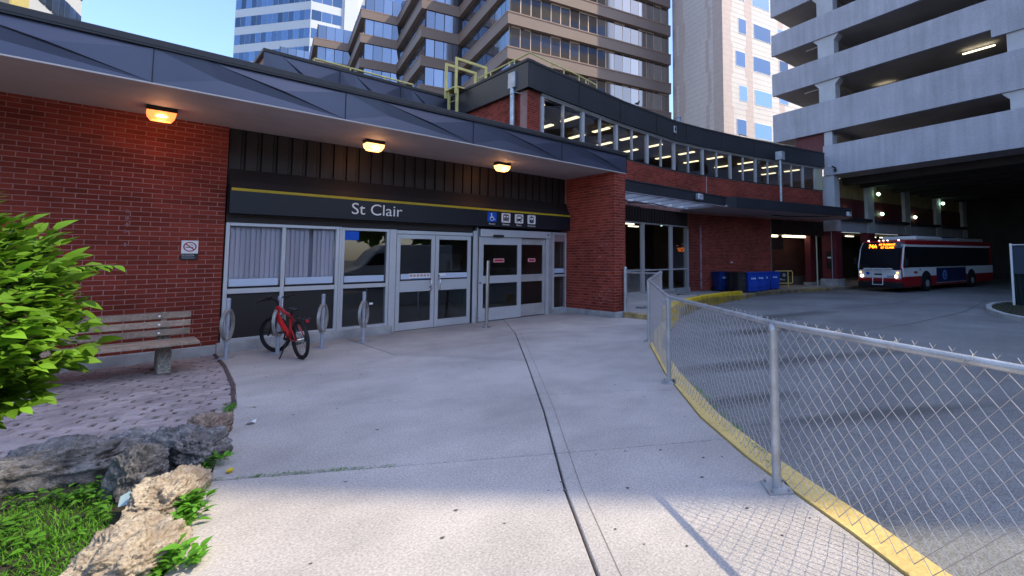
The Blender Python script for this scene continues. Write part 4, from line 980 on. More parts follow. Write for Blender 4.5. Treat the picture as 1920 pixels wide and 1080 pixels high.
gb('led_display', M_black, (4.4, 6.0, 3.0, 3.1, 2.0, 2.4), T=TI); gb('led_line', M_led, (4.5, 5.6, 2.98, 2.99, 2.2, 2.26), T=TI); gb('led_label', M_litter, (5.0, 5.5, 2.98, 2.99, 1.3, 1.42), T=TI)
p = TG @ Vector((4.55, -.1, 7.2)); cm = thing('security_camera', 'small security camera on the garage parapet above the white column', 'camera', tuple(p)); b = MB(); b.cyl(p+Vector((0, 0, -.1)), (0, 0, 1), .09, .16, 10); b.tube([p+Vector((.1, 0, .05)), p+Vector((-.25, .1, .12))], .045, 8); b.build('camera_body', M_black, cm); b = MB(); b.tube([p+Vector((-.1, .15, .1)), p+Vector((-.32, .3, .14))], .05, 8); b.build('camera_lens', M_white, cm)

# ================================================================== towers behind
def tdir(a): return Vector((math.cos(R(a)), math.sin(R(a))))
FW, BW_ = 3.86, 1.25
dt = thing('brown_tower', 'dark brown stepped office tower with projecting floor bands behind the hall', 'office tower', (35, 50, 0))
P0 = Vector((26.75, 42.76)); ul, ur = tdir(80), tdir(-17)
C1 = P0; FP = [P0+ur*21.2, P0]; p = P0
for a, bb in ((17.0, 4.6), (15.5, 4.9), (15.0, 5.0), (14, 5)):
    r_ = p+ul*a; FP.append(r_); p = r_-ur*bb; FP.append(p)
FP.append(FP[-1]+ul*12)
TB = [24.1+FW*k for k in range(-4, 5)]
def inset(line, d): return offs(line, d)
core = MB(); back = [(52, 95), (56, 36)]
outer = [tuple(p) for p in FP]
gl_in = offs(outer, -.55); gl_core = offs(outer, -.75)
core.prism([tuple(p) for p in gl_core]+[(40, 110), (50, 105), tuple(FP[0]+ul*9-ur*.7)], 0, TB[-1]-.3); core.build('core', mat('tower_core', (.03, .03, .035)), dt)
for zt in TB:
    if zt < 11: continue
    b = MB()
    for i in range(len(outer)-1): b.prism([outer[i], outer[i+1], gl_core[i+1], gl_core[i]], zt-BW_, zt)
    b.build('floor_band', M_brown, dt)
    b = MB()
    o2 = offs(outer, .06)
    for i in range(len(outer)-1): b.prism([o2[i], o2[i+1], offs(outer, -.2)[i+1], offs(outer, -.2)[i]], zt+.001, zt+.14)
    b.build('band_sill', M_brownf if False else mat('tower_sill', (.3, .2, .16), .6), dt)
    z0, z1 = zt+.142, zt+FW-BW_-.002
    for i in range(len(outer)-1):
        a, c = Vector(gl_in[i]), Vector(gl_in[i+1]); L_ = (c-a).length; T = frame(a, c-a); n = max(1, round(L_/1.19)); w_ = L_/n
        right = (i == 0)
        key = 'pane%d' % i
        if key not in _brick:
            q = MB(); q.box(.03, w_-.03, -.03, .02, .2 if right else .02, z1-z0-.02); _brick[key] = q.mesh('window_pane', M_tglassb if right else M_tglass)
        for k in range(n):
            o = put('window_pane', _brick[key]); o.matrix_world = T @ Matrix.Translation((k*w_, 0, z0)) @ Matrix.Rotation(R(rnd.uniform(-.35, .35)), 4, 'Z') @ Matrix.Rotation(R(rnd.uniform(-.3, .3)), 4, 'X'); mw2 = o.matrix_world.copy(); l_, q_, s_ = mw2.decompose(); o.location = l_; o.rotation_euler = q_.to_euler(); adopt(o, dt)
        b = MB()
        for k in range(n+1): b.box(k*w_-.05, k*w_+.05, -.1, .02, z0, z1, 0, T)
        if right:
            b.box(0, L_, -.12, .02, z1-.16, z1, 0, T); b.box(0, L_, -.12, .02, z0, z0+.16, 0, T)
        o = b.build('mullions', M_brownf if right else M_cap, dt)
be = thing('beige_tower', 'pale stone tower with square windows between the brown tower and the garage', 'office tower', (50, 30, 0))
CB = Vector((45.98, 28.1)); bl = tdir(77); br = tdir(-15.5)
b = MB(); EB = CB+bl*9.2; b.prism([tuple(CB), tuple(CB+br*22), tuple(CB+br*22+bl*14), tuple(EB+br*8), tuple(EB)], 0, 52); b.build('wall', M_stone, be)
TBl = frame(EB, CB-EB); TBr = frame(CB, br)
for x0, x1, zz in ((.0, .9, 0), (1.0, 2.3, 1), (6.4, 7.0, 1), (7.6, 9.2, 0)):
    for k in range(9):
        o_ = (.25 if k % 2 else -.1) if x0 > .5 and x1 < 9 else 0
        gb('pink_panel', M_stone2, (x0+o_, x1+(o_ if x1 < 9.1 else 0)-.004, -.006, .05, 8+4.0*k, 12+4.0*k-.01), parent=be, T=TBl)
for k in range(9):
    z = 8+3.8*k; o_ = .25 if k % 2 else 0
    for x0, x1 in ((.0, 1.6-o_), (3.6+o_, 4.9), (9.6, 10.6)): gb('pink_panel', M_stone2, (x0+.003, x1, -.006, .05, z, z+3.79), parent=be, T=TBr)
for T, L_ in ((TBl, 9.2), (TBr, 22)):
    b = MB(); z = 8.0
    while z < 40: b.box(0.01, L_, -.0085, .02, z, z+.03, 0, T); z += .62
    b.build('panel_joints', mat('panel_joint', (.5, .44, .43), .9), be)['kind'] = 'stuff'
def twin(T, x0, x1, z0, z1, parent, m=M_bglass):
    f = gb('window_frame', M_white, (x0-.06, x1+.06, -.03, .05, z0-.06, z1+.06), parent=parent, T=T); gb('window_pane', m, (x0, x1, -.036, -.031, z0, z1), parent=f, T=T)
for k in range(-2, 5):
    z = 28.63-4.16*k
    if z < 10: continue
    o_ = -.55 if k % 2 else 0
    twin(TBr, 2.65+o_, 3.88+o_*.45, z, z+1.78, be); twin(TBr, 5.25+o_*.3, 8.2+o_*.3, z-.05, z+1.75, be); twin(TBr, 9.7-o_*.2, 11.3-o_*.2, z+.9, z+2.3, be); twin(TBr, 14.5, 17.5, z-.05, z+1.75, be)
wt = thing('white_tower', 'white office tower with ribbons of blue windows and an angled corner, behind the roof block', 'office tower', (24, 109, 0))
CW = Vector((23.99, 109.4)); wl_, wr_ = tdir(121), tdir(-14)
E0 = CW+wl_*18.3; b = MB(); b.prism([tuple(E0), tuple(CW), tuple(CW+wr_*46), tuple(CW+wr_*46+Vector((10, 40))), tuple(E0+Vector((10, 40)))], 0, 70); b.build('wall', M_wtower, wt)
for T, L_, segs in ((frame(E0, CW-E0), 18.3, [(.1, 18.2, 14)]), (frame(CW, wr_), 46, [(.1, 5.2, 3), (8.6, 26, 9)])):
    for k in range(-6, 5):
        z0 = 41.9+3.77*k; z1 = z0+2.05
        for x0, x1, n in segs:
            w_ = (x1-x0)/n
            for j in range(n):
                q = MB(); q.box(x0+j*w_+.04, x0+(j+1)*w_-.04, -.02, .04, z0, z1, 0, T); q.build('window_pane', M_bglass, wt)
T = frame(CW, wr_); gb('pilaster', M_wtower, (5.6, 8.0, -.5, .1, 0, 70), parent=wt, T=T)
lt = thing('corner_tower', 'white tower with blue glass and coloured bays at the upper left corner', 'office tower', (-4, 66, 0))
CL = Vector((-2.77, 63.97)); TL2 = frame(CL-tdir(76)*30, tdir(76))
b = MB(); b.prism([tuple(CL), tuple(CL-tdir(-14)*22), tuple(CL-tdir(-14)*22-tdir(76)*30), tuple(CL-tdir(76)*30)], 0, 60); b.build('wall', M_wtower, lt)
for k in range(8):
    z0 = 18+3.3*k
    for j in range(9):
        q = MB(); q.box(30-(j+1)*1.05+.06, 30-j*1.05-.06, -.05, .05, z0, z0+1.9, 0, TL2); q.build('window_pane', M_bglass, lt)
gb('coloured_bay', mat('bay_yellow', (.6, .5, .2), .6), (18.2, 20.3, -.4, .05, 0, 58), parent=lt, T=TL2); gb('coloured_bay', mat('bay_grey', (.2, .2, .18), .6), (16.5, 18.1, -.3, .05, 0, 58), parent=lt, T=TL2)
# ------------------------------------------------------------------ the street behind the viewer (seen in the glass, casts the shade)
st_t = thing('street_tower', 'tall concrete tower across the road whose edge shades the forecourt', 'office tower', (30, -14, 0))
SX, SY = 3.62+.6184*21.5, .50-.7858*21.5
b = MB(); b.prism([(SX, SY), (SX+8, SY-7), (52, -30), (50, -18.8)], 0, 82); b.build('wall', mat('street_stone', (.3, .21, .15), .8, noise_=(.1, .1)), st_t)
for k in range(15):
    gb('window_band', M_bglass, (1, 31.5, -.05, .02, 3+5.4*k, 5.4+5.4*k), parent=st_t, T=frame((50, -18.8), Vector((SX, SY))-Vector((50, -18.8))))
van = thing('cargo_van', 'white high roof cargo van parked behind the viewer, mirrored in the station glass', 'van', (12, -9, 0))
b = MB(); pr = [(8.7, .45), (8.72, .95), (9.5, 1.25), (10.25, 2.2), (10.8, 2.55), (14.9, 2.62), (14.95, .45)]
b.add([(x, -8.0, z-.1) for x, z in pr]+[(x, -10.0, z-.1) for x, z in pr], [tuple(range(7)), tuple(range(13, 6, -1))]+[(i, (i+1) % 7, 7+(i+1) % 7, 7+i) for i in range(7)]); b.build('body', M_busw, van, bevel=.06)
b = MB(); b.add([(9.75, -7.985, 1.25), (10.9, -7.985, 1.25), (10.9, -7.985, 1.95), (10.3, -7.985, 1.95)], [(0, 1, 2, 3)]); b.build('side_window', M_busg, van)
for x in (9.7, 13.7):
    b = MB(); b.cyl((x, -8.05, .2), (0, 1, 0), .36, .25, 20); b.build('wheel', M_rubber, van)
tl = MB(); 
for i in range(900):
    a = rnd.uniform(0, 6.28); u = rnd.uniform(-1, 1); r_ = 2.6*rnd.uniform(.55, 1)*(1+.3*noise.noise(Vector((math.cos(a)*2, math.sin(a)*2, u*2))))
    c = Vector((r_*math.cos(a)*math.sqrt(1-u*u), r_*math.sin(a)*math.sqrt(1-u*u), 5.2+r_*u*.95)); q = Vector((rnd.gauss(0, 1), rnd.gauss(0, 1), rnd.gauss(0, 1))).normalized(); w2 = q.orthogonal()*.35; h2 = q.cross(w2)
    tl.add([c-w2, c+h2*.6, c+w2, c-h2*.6], [(0, 1, 2, 3)])
tr = thing('street_tree', 'leafy street tree across the road behind the viewer, behind the middle of the van', 'tree', (0, 0, 0), group='trees across the road')
tl.build('crown', M_leaf, tr, fix=False); q = MB(); q.tube([(0, 0, -.6), (.05, 0, 2), (0, .1, 5)], [.16, .12, .05], 8); q.build('trunk', M_bark, tr)
tr.location = (12.5, -15.5, 0)
for k, (x, y) in enumerate(((-3, -17), (4.5, -15), (8.4, -14.2), (16.8, -14.6))): copy_tree(tr, (x, y, -.4*(k > 1)), k*2.1, 'leafy street tree across the road behind the viewer, '+('first of the row', 'second of the row', 'beside the nose of the van', 'beyond the tail of the van')[k])
bb_ = thing('street_block', 'plain brown building closing the street behind the viewer', 'building', (0, -30, 0)); b = MB(); b.box(-40, 14, -34, -30, -.6, 10); b.build('wall', M_brown, bb_)
for k in range(10): gb('window_pane', M_bglass, (-36+4.6*k, -33.5+4.6*k, -30.01, -29.95, 4, 7), parent=bb_, T=Matrix.Identity(4))

# ================================================================== forecourt furniture
# park bench
bn = thing('park_bench', 'weathered wooden slat bench on concrete legs against the brick wall', 'bench', (0, 9.8, 0))
for x in (.5, -.95):
    b = MB(); pr = [(9.52, 0), (10.28, 0), (10.16, .40), (10.05, .62), (9.9, .62), (9.94, .41), (9.62, .41)]
    b.add([(x-.01, y, z) for y, z in pr]+[(x+.13, y, z) for y, z in pr], [tuple(range(7)), tuple(range(13, 6, -1))]+[(i, (i+1) % 7, 7+(i+1) % 7, 7+i) for i in range(7)]); b.build('leg', M_aggr, bn, bevel=.01)
for k, y in enumerate((9.31, 9.52, 9.73)):
    b = MB(); b.box(-1.35, .885-.003*k, y-.095, y+.095, .412, .455); b.build('seat_slat', M_wood, bn, bevel=.006)
for k, (y, z) in enumerate(((9.86, .545), (9.88, .665), (9.9, .785))):
    b = MB(); b.box(-1.35, .83+.002*k, -.022, .022, -.046, .046, 0, Matrix.Translation((0, y, z)) @ Matrix.Rotation(R(-8), 4, 'X')); o = b.build('back_slat', M_wood, bn, bevel=.006)
    b = MB(); b.cyl((.5, y-.026, z), (0, 1, 0), .014, .01, 10); b.build('bolt', M_white, o)
for x in (.55, -.9): b = MB(); b.box(x-.03, x+.03, 9.9, 9.945, .5, .84); b.build('back_post', M_aggr, bn)
# post-and-ring bicycle stands
def stand():
    t = thing('bike_stand', '', 'bike rack', (0, 0, 0), group='post and ring bike stands before the windows')
    b = MB(); b.tube([(0, 0, 0), (0, 0, .95)], .03, 12); b.tube([(0, 0, .95), (0, 0, .975)], [.034, .022], 12); b.build('post', M_rackp, t)
    b = MB(); b.box(-.1, .1, -.075, .075, 0, .012); b.build('base_plate', M_rackp, t, bevel=.003)
    b = MB(); n = 26; P = []
    for i in range(n):
        a = 2*math.pi*i/n
        for rr, w_ in ((1, -.026), (1, .026), (.80, .02), (.80, -.02)): P.append((math.cos(a)*.165*rr, w_, .54+math.sin(a)*.25*(rr if rr == 1 else .86)))
    b.add(P, [(4*i+j, 4*i+(j+1) % 4, 4*((i+1) % n)+(j+1) % 4, 4*((i+1) % n)+j) for i in range(n) for j in range(4)], 0, False); b.build('ring', M_rack, t, bevel=.003)
    b = MB(); b.box(-.05, .05, -.035, .035, .285, .33); b.box(-.05, .05, -.035, .035, .755, .79); b.build('clamp', M_rack, t, bevel=.004)
    return t
bs = stand()
for k, (x, y, lb) in enumerate(((1.3, 10.24, 'post and ring bike stand nearest the brick wall and bench'), (1.952, 10.12, 'post and ring bike stand with the red bicycle leaning on it'), (2.575, 10.04, 'empty post and ring bike stand just past the rear wheel of the bicycle'), (3.268, 10.12, 'empty post and ring bike stand nearest the double doors'))):
    if k == 0: o = bs; o.location = (x, y, 0); o['label'] = lb
    else: o = copy_tree(bs, (x, y, 0), None, lb)
    o.rotation_euler = (0, 0, R((56, 52, 52, 46)[k]))
# steel bollard
bo = thing('bollard', 'slim stainless steel bollard standing before the sliding doors', 'bollard', (5.82, 10.03, 0))
b = MB(); b.tube([(5.82, 10.03, 0), (5.845, 10.03, 1.55)], .042, 16); b.build('post', M_steel, bo); b = MB(); b.cyl((5.82, 10.03, .012), (0, 0, 1), .095, .024, 20); b.build('base_plate', M_steel, bo)

# red bicycle (built along +x, then turned)
bk = thing('bicycle', 'red mountain bicycle with black saddle and rear carrier locked to a bike stand', 'bicycle', (0, 0, 0))
WR = .315
def wheel(c, turn, name):
    t = bpy.data.objects.new(name, None); col.objects.link(t); t.parent = bk; t.location = c; t.rotation_euler = (0, 0, turn)
    def ring(rad, r, n, m, nm):
        b = MB(); b.tube([(math.cos(2*math.pi*i/28)*rad, 0, math.sin(2*math.pi*i/28)*rad) for i in range(28)], r, n, 0, True); o = b.build(nm, m); o.parent = t; return o
    ring(WR-.025, .027, 8, M_rubber, 'tyre'); ring(WR-.055, .012, 6, M_black, 'rim')
    b = MB()
    for i in range(20):
        a = 2*math.pi*i/20; s_ = .028 if i % 2 else -.028; b.tube([(.02*math.cos(a+.8), s_, .02*math.sin(a+.8)), (math.cos(a)*(WR-.06), 0, math.sin(a)*(WR-.06))], .0014, 4)
    b.tube([(0, -.05, 0), (0, .05, 0)], .022, 10); o = b.build('spokes', M_steel); o.parent = t
    b = MB(); b.disc((0, -.03, 0), (1, 0, 0), (0, 0, 1), .075, 20, 0, .05); o = b.build('brake_disc', M_steel); o.parent = t
    return t
wheel((0, 0, WR), 0, 'wheel'); wheel((1.06, 0, WR), R(24), 'wheel')
def bpart(name, m, fn, parent=bk):
    b = MB(); fn(b); o = b.build(name, m); o.parent = parent; return o
HT, HB, BB, ST = (.86, 0, .80), (.90, 0, .64), (.43, 0, .30), (.30, 0, .68)
def fr(b):
    b.tube([HB, (.66, 0, .46), BB], [.034, .038, .034], 10); b.tube([HT, (.58, 0, .72), ST], .024, 10); b.tube([ST, BB], .021, 10); b.tube([HT, HB], .03, 10)
    for s_ in (-.05, .05): b.tube([BB, (.2, s_*1.2, .30), (0, s_*1.3, WR)], .012, 8); b.tube([(.315, s_*.4, .63), (.18, s_*1.2, .5), (0, s_*1.3, WR)], .01, 8)
bpart('frame', M_red, fr)
def fk(b):
    st_ = Matrix.Translation((.91, 0, 0)) @ Matrix.Rotation(R(24), 4, 'Z') @ Matrix.Translation((-.91, 0, 0))
    for s_ in (-.055, .055): b.tube([st_ @ Vector(p) for p in ((.905, s_, .63), (.98, s_, .46), (1.06, s_, WR))], [.02, .02, .015], 8)
    b.tube([st_ @ Vector((.905, -.06, .63)), st_ @ Vector((.905, .06, .63))], .024, 8)
bpart('fork', M_black, fk)
def hb(b):
    T = Matrix.Translation((.85, 0, .0)) @ Matrix.Rotation(R(24), 4, 'Z'); q = lambda *p: T @ Vector(p)
    b.tube([(.86, 0, .80), (.85, 0, .9)], .02, 8); b.tube([q(0, 0, .89), q(.08, 0, .93)], .018, 8)
    b.tube([q(.02, -.33, .955), q(.05, -.18, .945), q(.08, 0, .93), q(.05, .18, .945), q(.02, .33, .955)], .013, 8)
    for s_ in (-1, 1): b.tube([q(.02, s_*.33, .955), q(.035, s_*.22, .95)], .019, 8); b.tube([q(.04, s_*.2, .94), q(.12, s_*.21, .92), q(.1, s_*.3, .9)], .007, 6)
    b.box(-.03, .03, -.03, .03, -.02, .03, 0, T @ Matrix.Translation((.06, .1, .97)))
bpart('handlebar', M_black, hb)
def sd_(b):
    P = []
    for x, wd, z in ((-.02, .07, .80), (.08, .075, .805), (.16, .04, .80), (.27, .02, .795)):
        P += [(x, -wd, z-.012), (x, 0, z+.014), (x, wd, z-.012), (x, 0, z-.03)]
    P = [(p[0]+.14, p[1], p[2]) for p in P]
    b.add(P, [(4*i+j, 4*i+(j+1) % 4, 4*i+4+(j+1) % 4, 4*i+4+j) for i in range(3) for j in range(4)]+[(0, 1, 2, 3), (15, 14, 13, 12)], 0, True); b.tube([ST, (.27, 0, .78)], .014, 8)
bpart('saddle', M_black, sd_)
def rk(b):
    for s_ in (-.055, .055): b.tube([(.2, s_, .665), (-.26, s_, .665), (-.3, s_, .66)], .007, 6); b.tube([(-.08, s_, .66), (0, s_*1.3, WR)], .006, 6); b.tube([(.02, s_, .66), (0, s_*1.3, WR)], .006, 6); b.tube([(.2, s_, .665), (.3, s_*.4, .64)], .006, 6)
    for x in (-.26, -.1, .08): b.tube([(x, -.055, .665), (x, .055, .665)], .006, 6)
    b.tube([(-.3, -.05, .66), (-.3, .05, .66)], .007, 6)
bpart('carrier', M_black, rk)
def ck(b):
    b.tube([(.43, -.07, .30), (.43, .07, .30)], .025, 10); b.tube([(.43, -.08, .30), (.53, -.085, .17)], .012, 6); b.tube([(.43, .08, .30), (.33, .085, .43)], .012, 6)
    b.box(.48, .58, -.18, -.09, .155, .18); b.box(.28, .38, .09, .18, .42, .445); b.disc((.43, -.06, .30), (1, 0, 0), (0, 0, 1), .09, 20, 0, .07)
    b.tube([(.43, -.06, .39), (0, -.055, .36)], .004, 4); b.tube([(.43, -.06, .21), (0, -.055, .27)], .004, 4); b.disc((0, -.056, .315), (1, 0, 0), (0, 0, 1), .055, 16)
bpart('crank', M_black, ck)
bpart('kickstand', M_black, lambda b: b.tube([(.36, .05, .3), (.3, .2, .015)], .01, 6))
bpart('reflector', M_signred, lambda b: b.cyl((-.31, 0, .64), (1, 0, 0), .025, .02, 10))
bk.location = (2.09, 9.2, 0); bk.rotation_euler = (R(-5), 0, R(97))

# chain-link fence along the kerb
FPOST = [(2.03, -.95), (3.12, 1.53), (4.80, 3.81), (6.87, 5.94), (9.3, 7.62)]
FH = 1.12
fence = thing('chain_link_fence', 'galvanised chain-link fence curving along the yellow kerb with pipe top rail', 'fence', (4, 3, 0))
fz = [0, 0, 0, 0, .12]; ftop = [1.14, 1.14, 1.1, 1.18, 1.26]
for k, (x, y) in enumerate(FPOST):
    b = MB(); b.tube([(x, y, fz[k]), (x, y, ftop[k]-.03)], .032, 14); b.tube([(x, y, ftop[k]-.06), (x, y, ftop[k]-.025), (x, y, ftop[k]-.005)], [.038, .038, .02], 12); po = b.build('post', M_galv, fence)
    if k < 4:
        a = math.atan2(FPOST[min(k+1, 4)][1]-y, FPOST[min(k+1, 4)][0]-x)-R(8)
        T = Matrix.Translation((x, y, 0)) @ Matrix.Rotation(a, 4, 'Z'); b = MB(); b.box(-.1, .1, -.085, .085, .0, .012, 0, T); b.build('base_plate', M_galv, po)
        for sx in (-.075, .075):
            for sy in (-.06, .06): b = MB(); b.cyl(T @ Vector((sx, sy, .018)), (0, 0, 1), .011, .02, 6); b.build('bolt', M_rack, po)
def bend(k, t):
    """fence line between posts k and k+1, bulging gently with the kerb"""
    a, c = Vector(FPOST[k]), Vector(FPOST[k+1]); p = a.lerp(c, t); n = Vector((-(c-a).y, (c-a).x)).normalized(); return p+n*(-.0)*math.sin(math.pi*t)
rail = [(*bend(k, t/6), lerp(ftop[k], ftop[k+1], t/6)-.01) for k in range(4) for t in range(6)]+[(*FPOST[4], ftop[4]-.01)]
b = MB(); b.tube(rail, .021, 10); b.build('top_rail', M_galv, fence)
CWD = .047
def chain(k, zlo, cw=CWD, m=M_wire, parent=fence, P=FPOST, tp=ftop, bz=fz):
    a, c = Vector(P[k]), Vector(P[k+1]); L_ = (c-a).length; n = int(L_/cw); cw = L_/n; d = (c-a)/L_; nn = Vector((-d.y, d.x)); b = MB()
    for i in range(n):
        pts = []; z = zlo+bz[k]; j = 0; top = lerp(tp[k], tp[k+1], (i+.5)/n)+.012
        while z < top:
            s = (i+((i+j) % 2))*cw; off = .0035*(1 if (i+j) % 2 else -1)*(1 if i % 2 else -1)
            wob = .004*noise.noise(Vector((s*3, z*4, k)))
            p = a+d*s+nn*(off-.026+wob*2); pts.append((p.x, p.y, z+wob)); z += cw*1.1; j += 1
        p = Vector(pts[-1]); pts.append((p.x+d.x*.016*(1 if i % 2 else -1), p.y+d.y*.016*(1 if i % 2 else -1), p.z+.022)) ; 
        b.tube(pts, .0026, 4, 0, False, False, False)
    o = b.build('fence_mesh', m, parent, fix=False); o['kind'] = 'stuff'
for k in range(4): chain(k, .05)
for k in range(4):
    b = MB()
    for i in range(7):
        t = (i+.5)/7; p = bend(k, t); z = lerp(ftop[k], ftop[k+1], t)-.01; d = (Vector(FPOST[k+1])-Vector(FPOST[k])).normalized(); n = Vector((-d.y, d.x))
        b.tube([(p.x+n.x*.028*math.cos(a_)+d.x*.006*a_, p.y+n.y*.028*math.cos(a_)+d.y*.006*a_, z+.028*math.sin(a_)) for a_ in [q*.5 for q in range(0, 15)]], .002, 4, 0, False, False)
    o = b.build('wire_tie', M_wire, fence, fix=False); o['kind'] = 'stuff'
gf = thing('chain_link_gate', 'short chain-link panel closing the gap between the brick pier and the platform', 'fence', (9.3, 8.3, 0))
GP = [(9.28, 8.86), (9.3, 7.66)]
b = MB(); b.tube([(9.28, 8.86, 0), (9.28, 8.86, 1.33)], .05, 14); b.tube([(9.28, 8.86, 1.33), (9.28, 8.86, 1.36)], [.05, .02], 14); b.build('post', M_galv, gf)
for z in (1.12, .75, .38): b = MB(); b.tube([(9.28, 8.86, z-.012), (9.28, 8.86, z+.012)], .056, 14); b.build('band', M_wire, gf)
b = MB(); b.tube([(9.28, 8.86, 1.2), (9.3, 7.66, 1.2)], .02, 8); b.build('top_rail', M_galv, gf)
chain(0, .1, .042, M_wire, gf, GP, [1.2, 1.2], [.04, .04])

# wheeled bins and the sign barrier by the brick wall
def bin_(name, m, lab, logo):
    t = thing(name, lab, 'wheeled bin', (0, 0, 0), group='wheeled bins along the brick wall')
    b = MB(); lo, hi = [(-.25, -.28), (.25, -.28), (.25, .26), (-.25, .26)], [(-.3, -.36), (.3, -.36), (.3, .36), (-.3, .36)]
    b.add([(x, y, .06) for x, y in lo]+[(x, y, .93) for x, y in hi], [(3, 2, 1, 0), (4, 5, 6, 7)]+[(i, (i+1) % 4, 4+(i+1) % 4, 4+i) for i in range(4)]); b.build('body', m, t, bevel=.03)
    b = MB(); b.box(-.32, .32, -.39, .40, .935, .98); b.box(-.29, .29, -.33, .3, .981, 1.0); b.build('lid', m, t, bevel=.012)
    b = MB(); b.tube([(-.26, .43, .93), (.26, .43, .93)], .018, 8); b.build('handle', m, t)
    for x in (-.27, .27): b = MB(); b.cyl((x, .25, .12), (1, 0, 0), .12, .06, 14); b.build('wheel', M_rubber, t)
    b = MB(); b.box(-.24, .24, -.335, -.32, .3, .55); b.build('front_panel', m, t)
    if logo:
        b = MB()
        for k in range(3): b.box(-.12+k*.085, -.06+k*.085, -.362, -.352, .66, .74)
        b.build('label_print', mat('bin_print', (.45, .6, .85), .5), t)
    else:
        b = MB(); b.box(-.06, .08, -.362, -.352, .7, .715); b.build('label_print', mat('bin_print_grey', (.2, .2, .2), .5), t)
    return t
for (x, y, rz, m, nm, lg, lab) in ((20.6, 12.95, -20, M_blued, 'recycling_bin', 1, 'dark blue wheeled bin standing alone at the left end of the row'), (20.62, 12.2, -35, M_bink, 'waste_bin', 0, 'black wheeled bin next to the dark blue bin, its front turned left'), (20.3, 11.62, -35, M_bink, 'waste_bin', 0, 'black wheeled bin touching the nearest bright blue bin'),
        (20.55, 11.2, -38, M_blue, 'recycling_bin', 1, 'bright blue wheeled bin nearest the kerb, beside the black bins'), (21.5, 11.3, -38, M_blue, 'recycling_bin', 1, 'bright blue wheeled bin second from the black bins at the kerb'), (22.5, 11.55, -40, M_blue, 'recycling_bin', 1, 'bright blue wheeled bin behind the front pair with large castors'), (23.7, 11.6, -40, M_blue, 'recycling_bin', 1, 'blue wheeled bin at the far end of the row beside the yellow barrier')):
    t = bin_(nm, m, lab, lg); t.location = (x, y, plat_z(x)); t.rotation_euler = (0, 0, R(rz))
ba = thing('sign_barrier', 'small yellow pipe barrier holding a black no entry notice beside the bins', 'barrier', (25.3, 11.6, 0))
T = frame((24.9, 12.05), (.75, -.66)); zb = plat_z(25)
q = lambda x, z: T @ Vector((x, 0, zb+z))
b = MB(); b.tube([q(0, .3), q(0, .95), q(.05, 1.0), q(1.0, 1.0), q(1.07, .93), q(1.07, .36), q(1.0, .3), q(0, .3)], .03, 8); b.tube([q(.8, 0), q(.8, 1.0)], .03, 8); b.tube([q(.1, .0), q(.1, .5)], .03, 8); b.build('pipe_frame', mat('pipe_yellow', (.7, .5, .14), .5), ba)
b = MB(); b.box(.02, .72, -.035, -.02, zb+.4, zb+.93, 0, T); b.build('notice', M_black, ba)
b = MB(); b.disc(T @ Vector((.55, -.037, zb+.77)), T.to_3x3() @ Vector((1, 0, 0)), (0, 0, 1), .085, 20, 0, .065); b.box(-.06, .06, -.038, -.036, -.008, .008, 0, T @ Matrix.Translation((.55, 0, zb+.77)) @ Matrix.Rotation(R(45), 4, 'Y')); b.box(.12, .42, -.038, -.036, zb+.56, zb+.58, 0, T); b.box(.12, .6, -.038, -.036, zb+.49, zb+.51, 0, T); b.build('notice_print', M_litter, ba)
# rubble on the platform
for k in range(16):
    x, y = rnd.choice(((9.9, 9.6), (10.6, 8.9), (13.2, 10.6), (15.5, 11.4), (17.5, 12.6), (18.6, 12.2), (12, 9.4))); x += rnd.gauss(0, .35); y += rnd.gauss(0, .3); y = max(y, 8.0+.35*(x-9.3)+.4)
    b = MB(); s_ = rnd.uniform(.08, .2); a = rnd.random()*3; T = Matrix.Translation((x, y, plat_z(x)+.0)) @ Matrix.Rotation(a, 4, 'Z'); b.box(-s_, s_, -s_*.45, s_*.45, 0, s_*.3, 0, T); tag(b.build('rubble_piece', M_rockg, bevel=.01), 'dark broken piece of rubble lying on the raised platform', 'rubble', 'rubble scattered on the platform')

# city bus
bus = thing('city_bus', 'red and white city bus with lit orange destination sign waiting under the garage', 'bus', (0, 0, 0))
BW2, BLn = 1.29, 12.2
# local: front at x=0 facing -x, body towards +x; -y is the side turned to the viewer
prof = [(.12, .32), (.0, .55), (-.02, 1.15), (.05, 1.6), (.3, 2.55), (.52, 2.92), (.8, 3.0), (BLn, 3.0), (BLn, .32)]
def bp(name, m, *bx, bevel=0):
    b = MB()
    for q in bx: b.box(*q)
    o = b.build(name, m, None, bevel=bevel); o.parent = bus; return o
b = MB(); n = len(prof); b.add([(x, -BW2, z) for x, z in prof]+[(x, BW2, z) for x, z in prof], [tuple(range(n)), tuple(range(2*n-1, n-1, -1))]+[(i, (i+1) % n, n+(i+1) % n, n+i) for i in range(n)]); o = b.build('body', M_busr, None, bevel=.07); o.parent = bus
bp('side_white', M_busw, (.12, BLn-.05, -BW2-.008, -BW2+.01, .92, 1.42), (.1, BLn-.4, -BW2-.008, -BW2+.01, 2.62, 2.74))
bp('side_glass', M_busg, (.45, BLn-.6, -BW2-.012, -BW2+.01, 1.422, 2.618))
b = MB(); b.tube([(.24, -BW2-.005, .92), (.1, -BW2-.005, 1.5), (.32, -BW2-.005, 2.5), (.42, -BW2-.005, 2.68), (.6, -BW2-.005, 2.7)], .05, 6); o = b.build('pillar_trim', M_busw); o.parent = bus
b = MB(); b.tube([(.05, BW2-.03, .92), (.0, BW2-.03, 1.5), (.28, BW2-.03, 2.5), (.5, BW2-.1, 2.9)], .035, 6); o = b.build('pillar_trim', M_busw); o.parent = bus
b = MB(); P = []
for z, x in ((1.3, -.035), (1.6, .03), (2.55, .278), (2.9, .47)):
    P += [(x, -BW2+.06, z), (x, BW2-.06, z)]
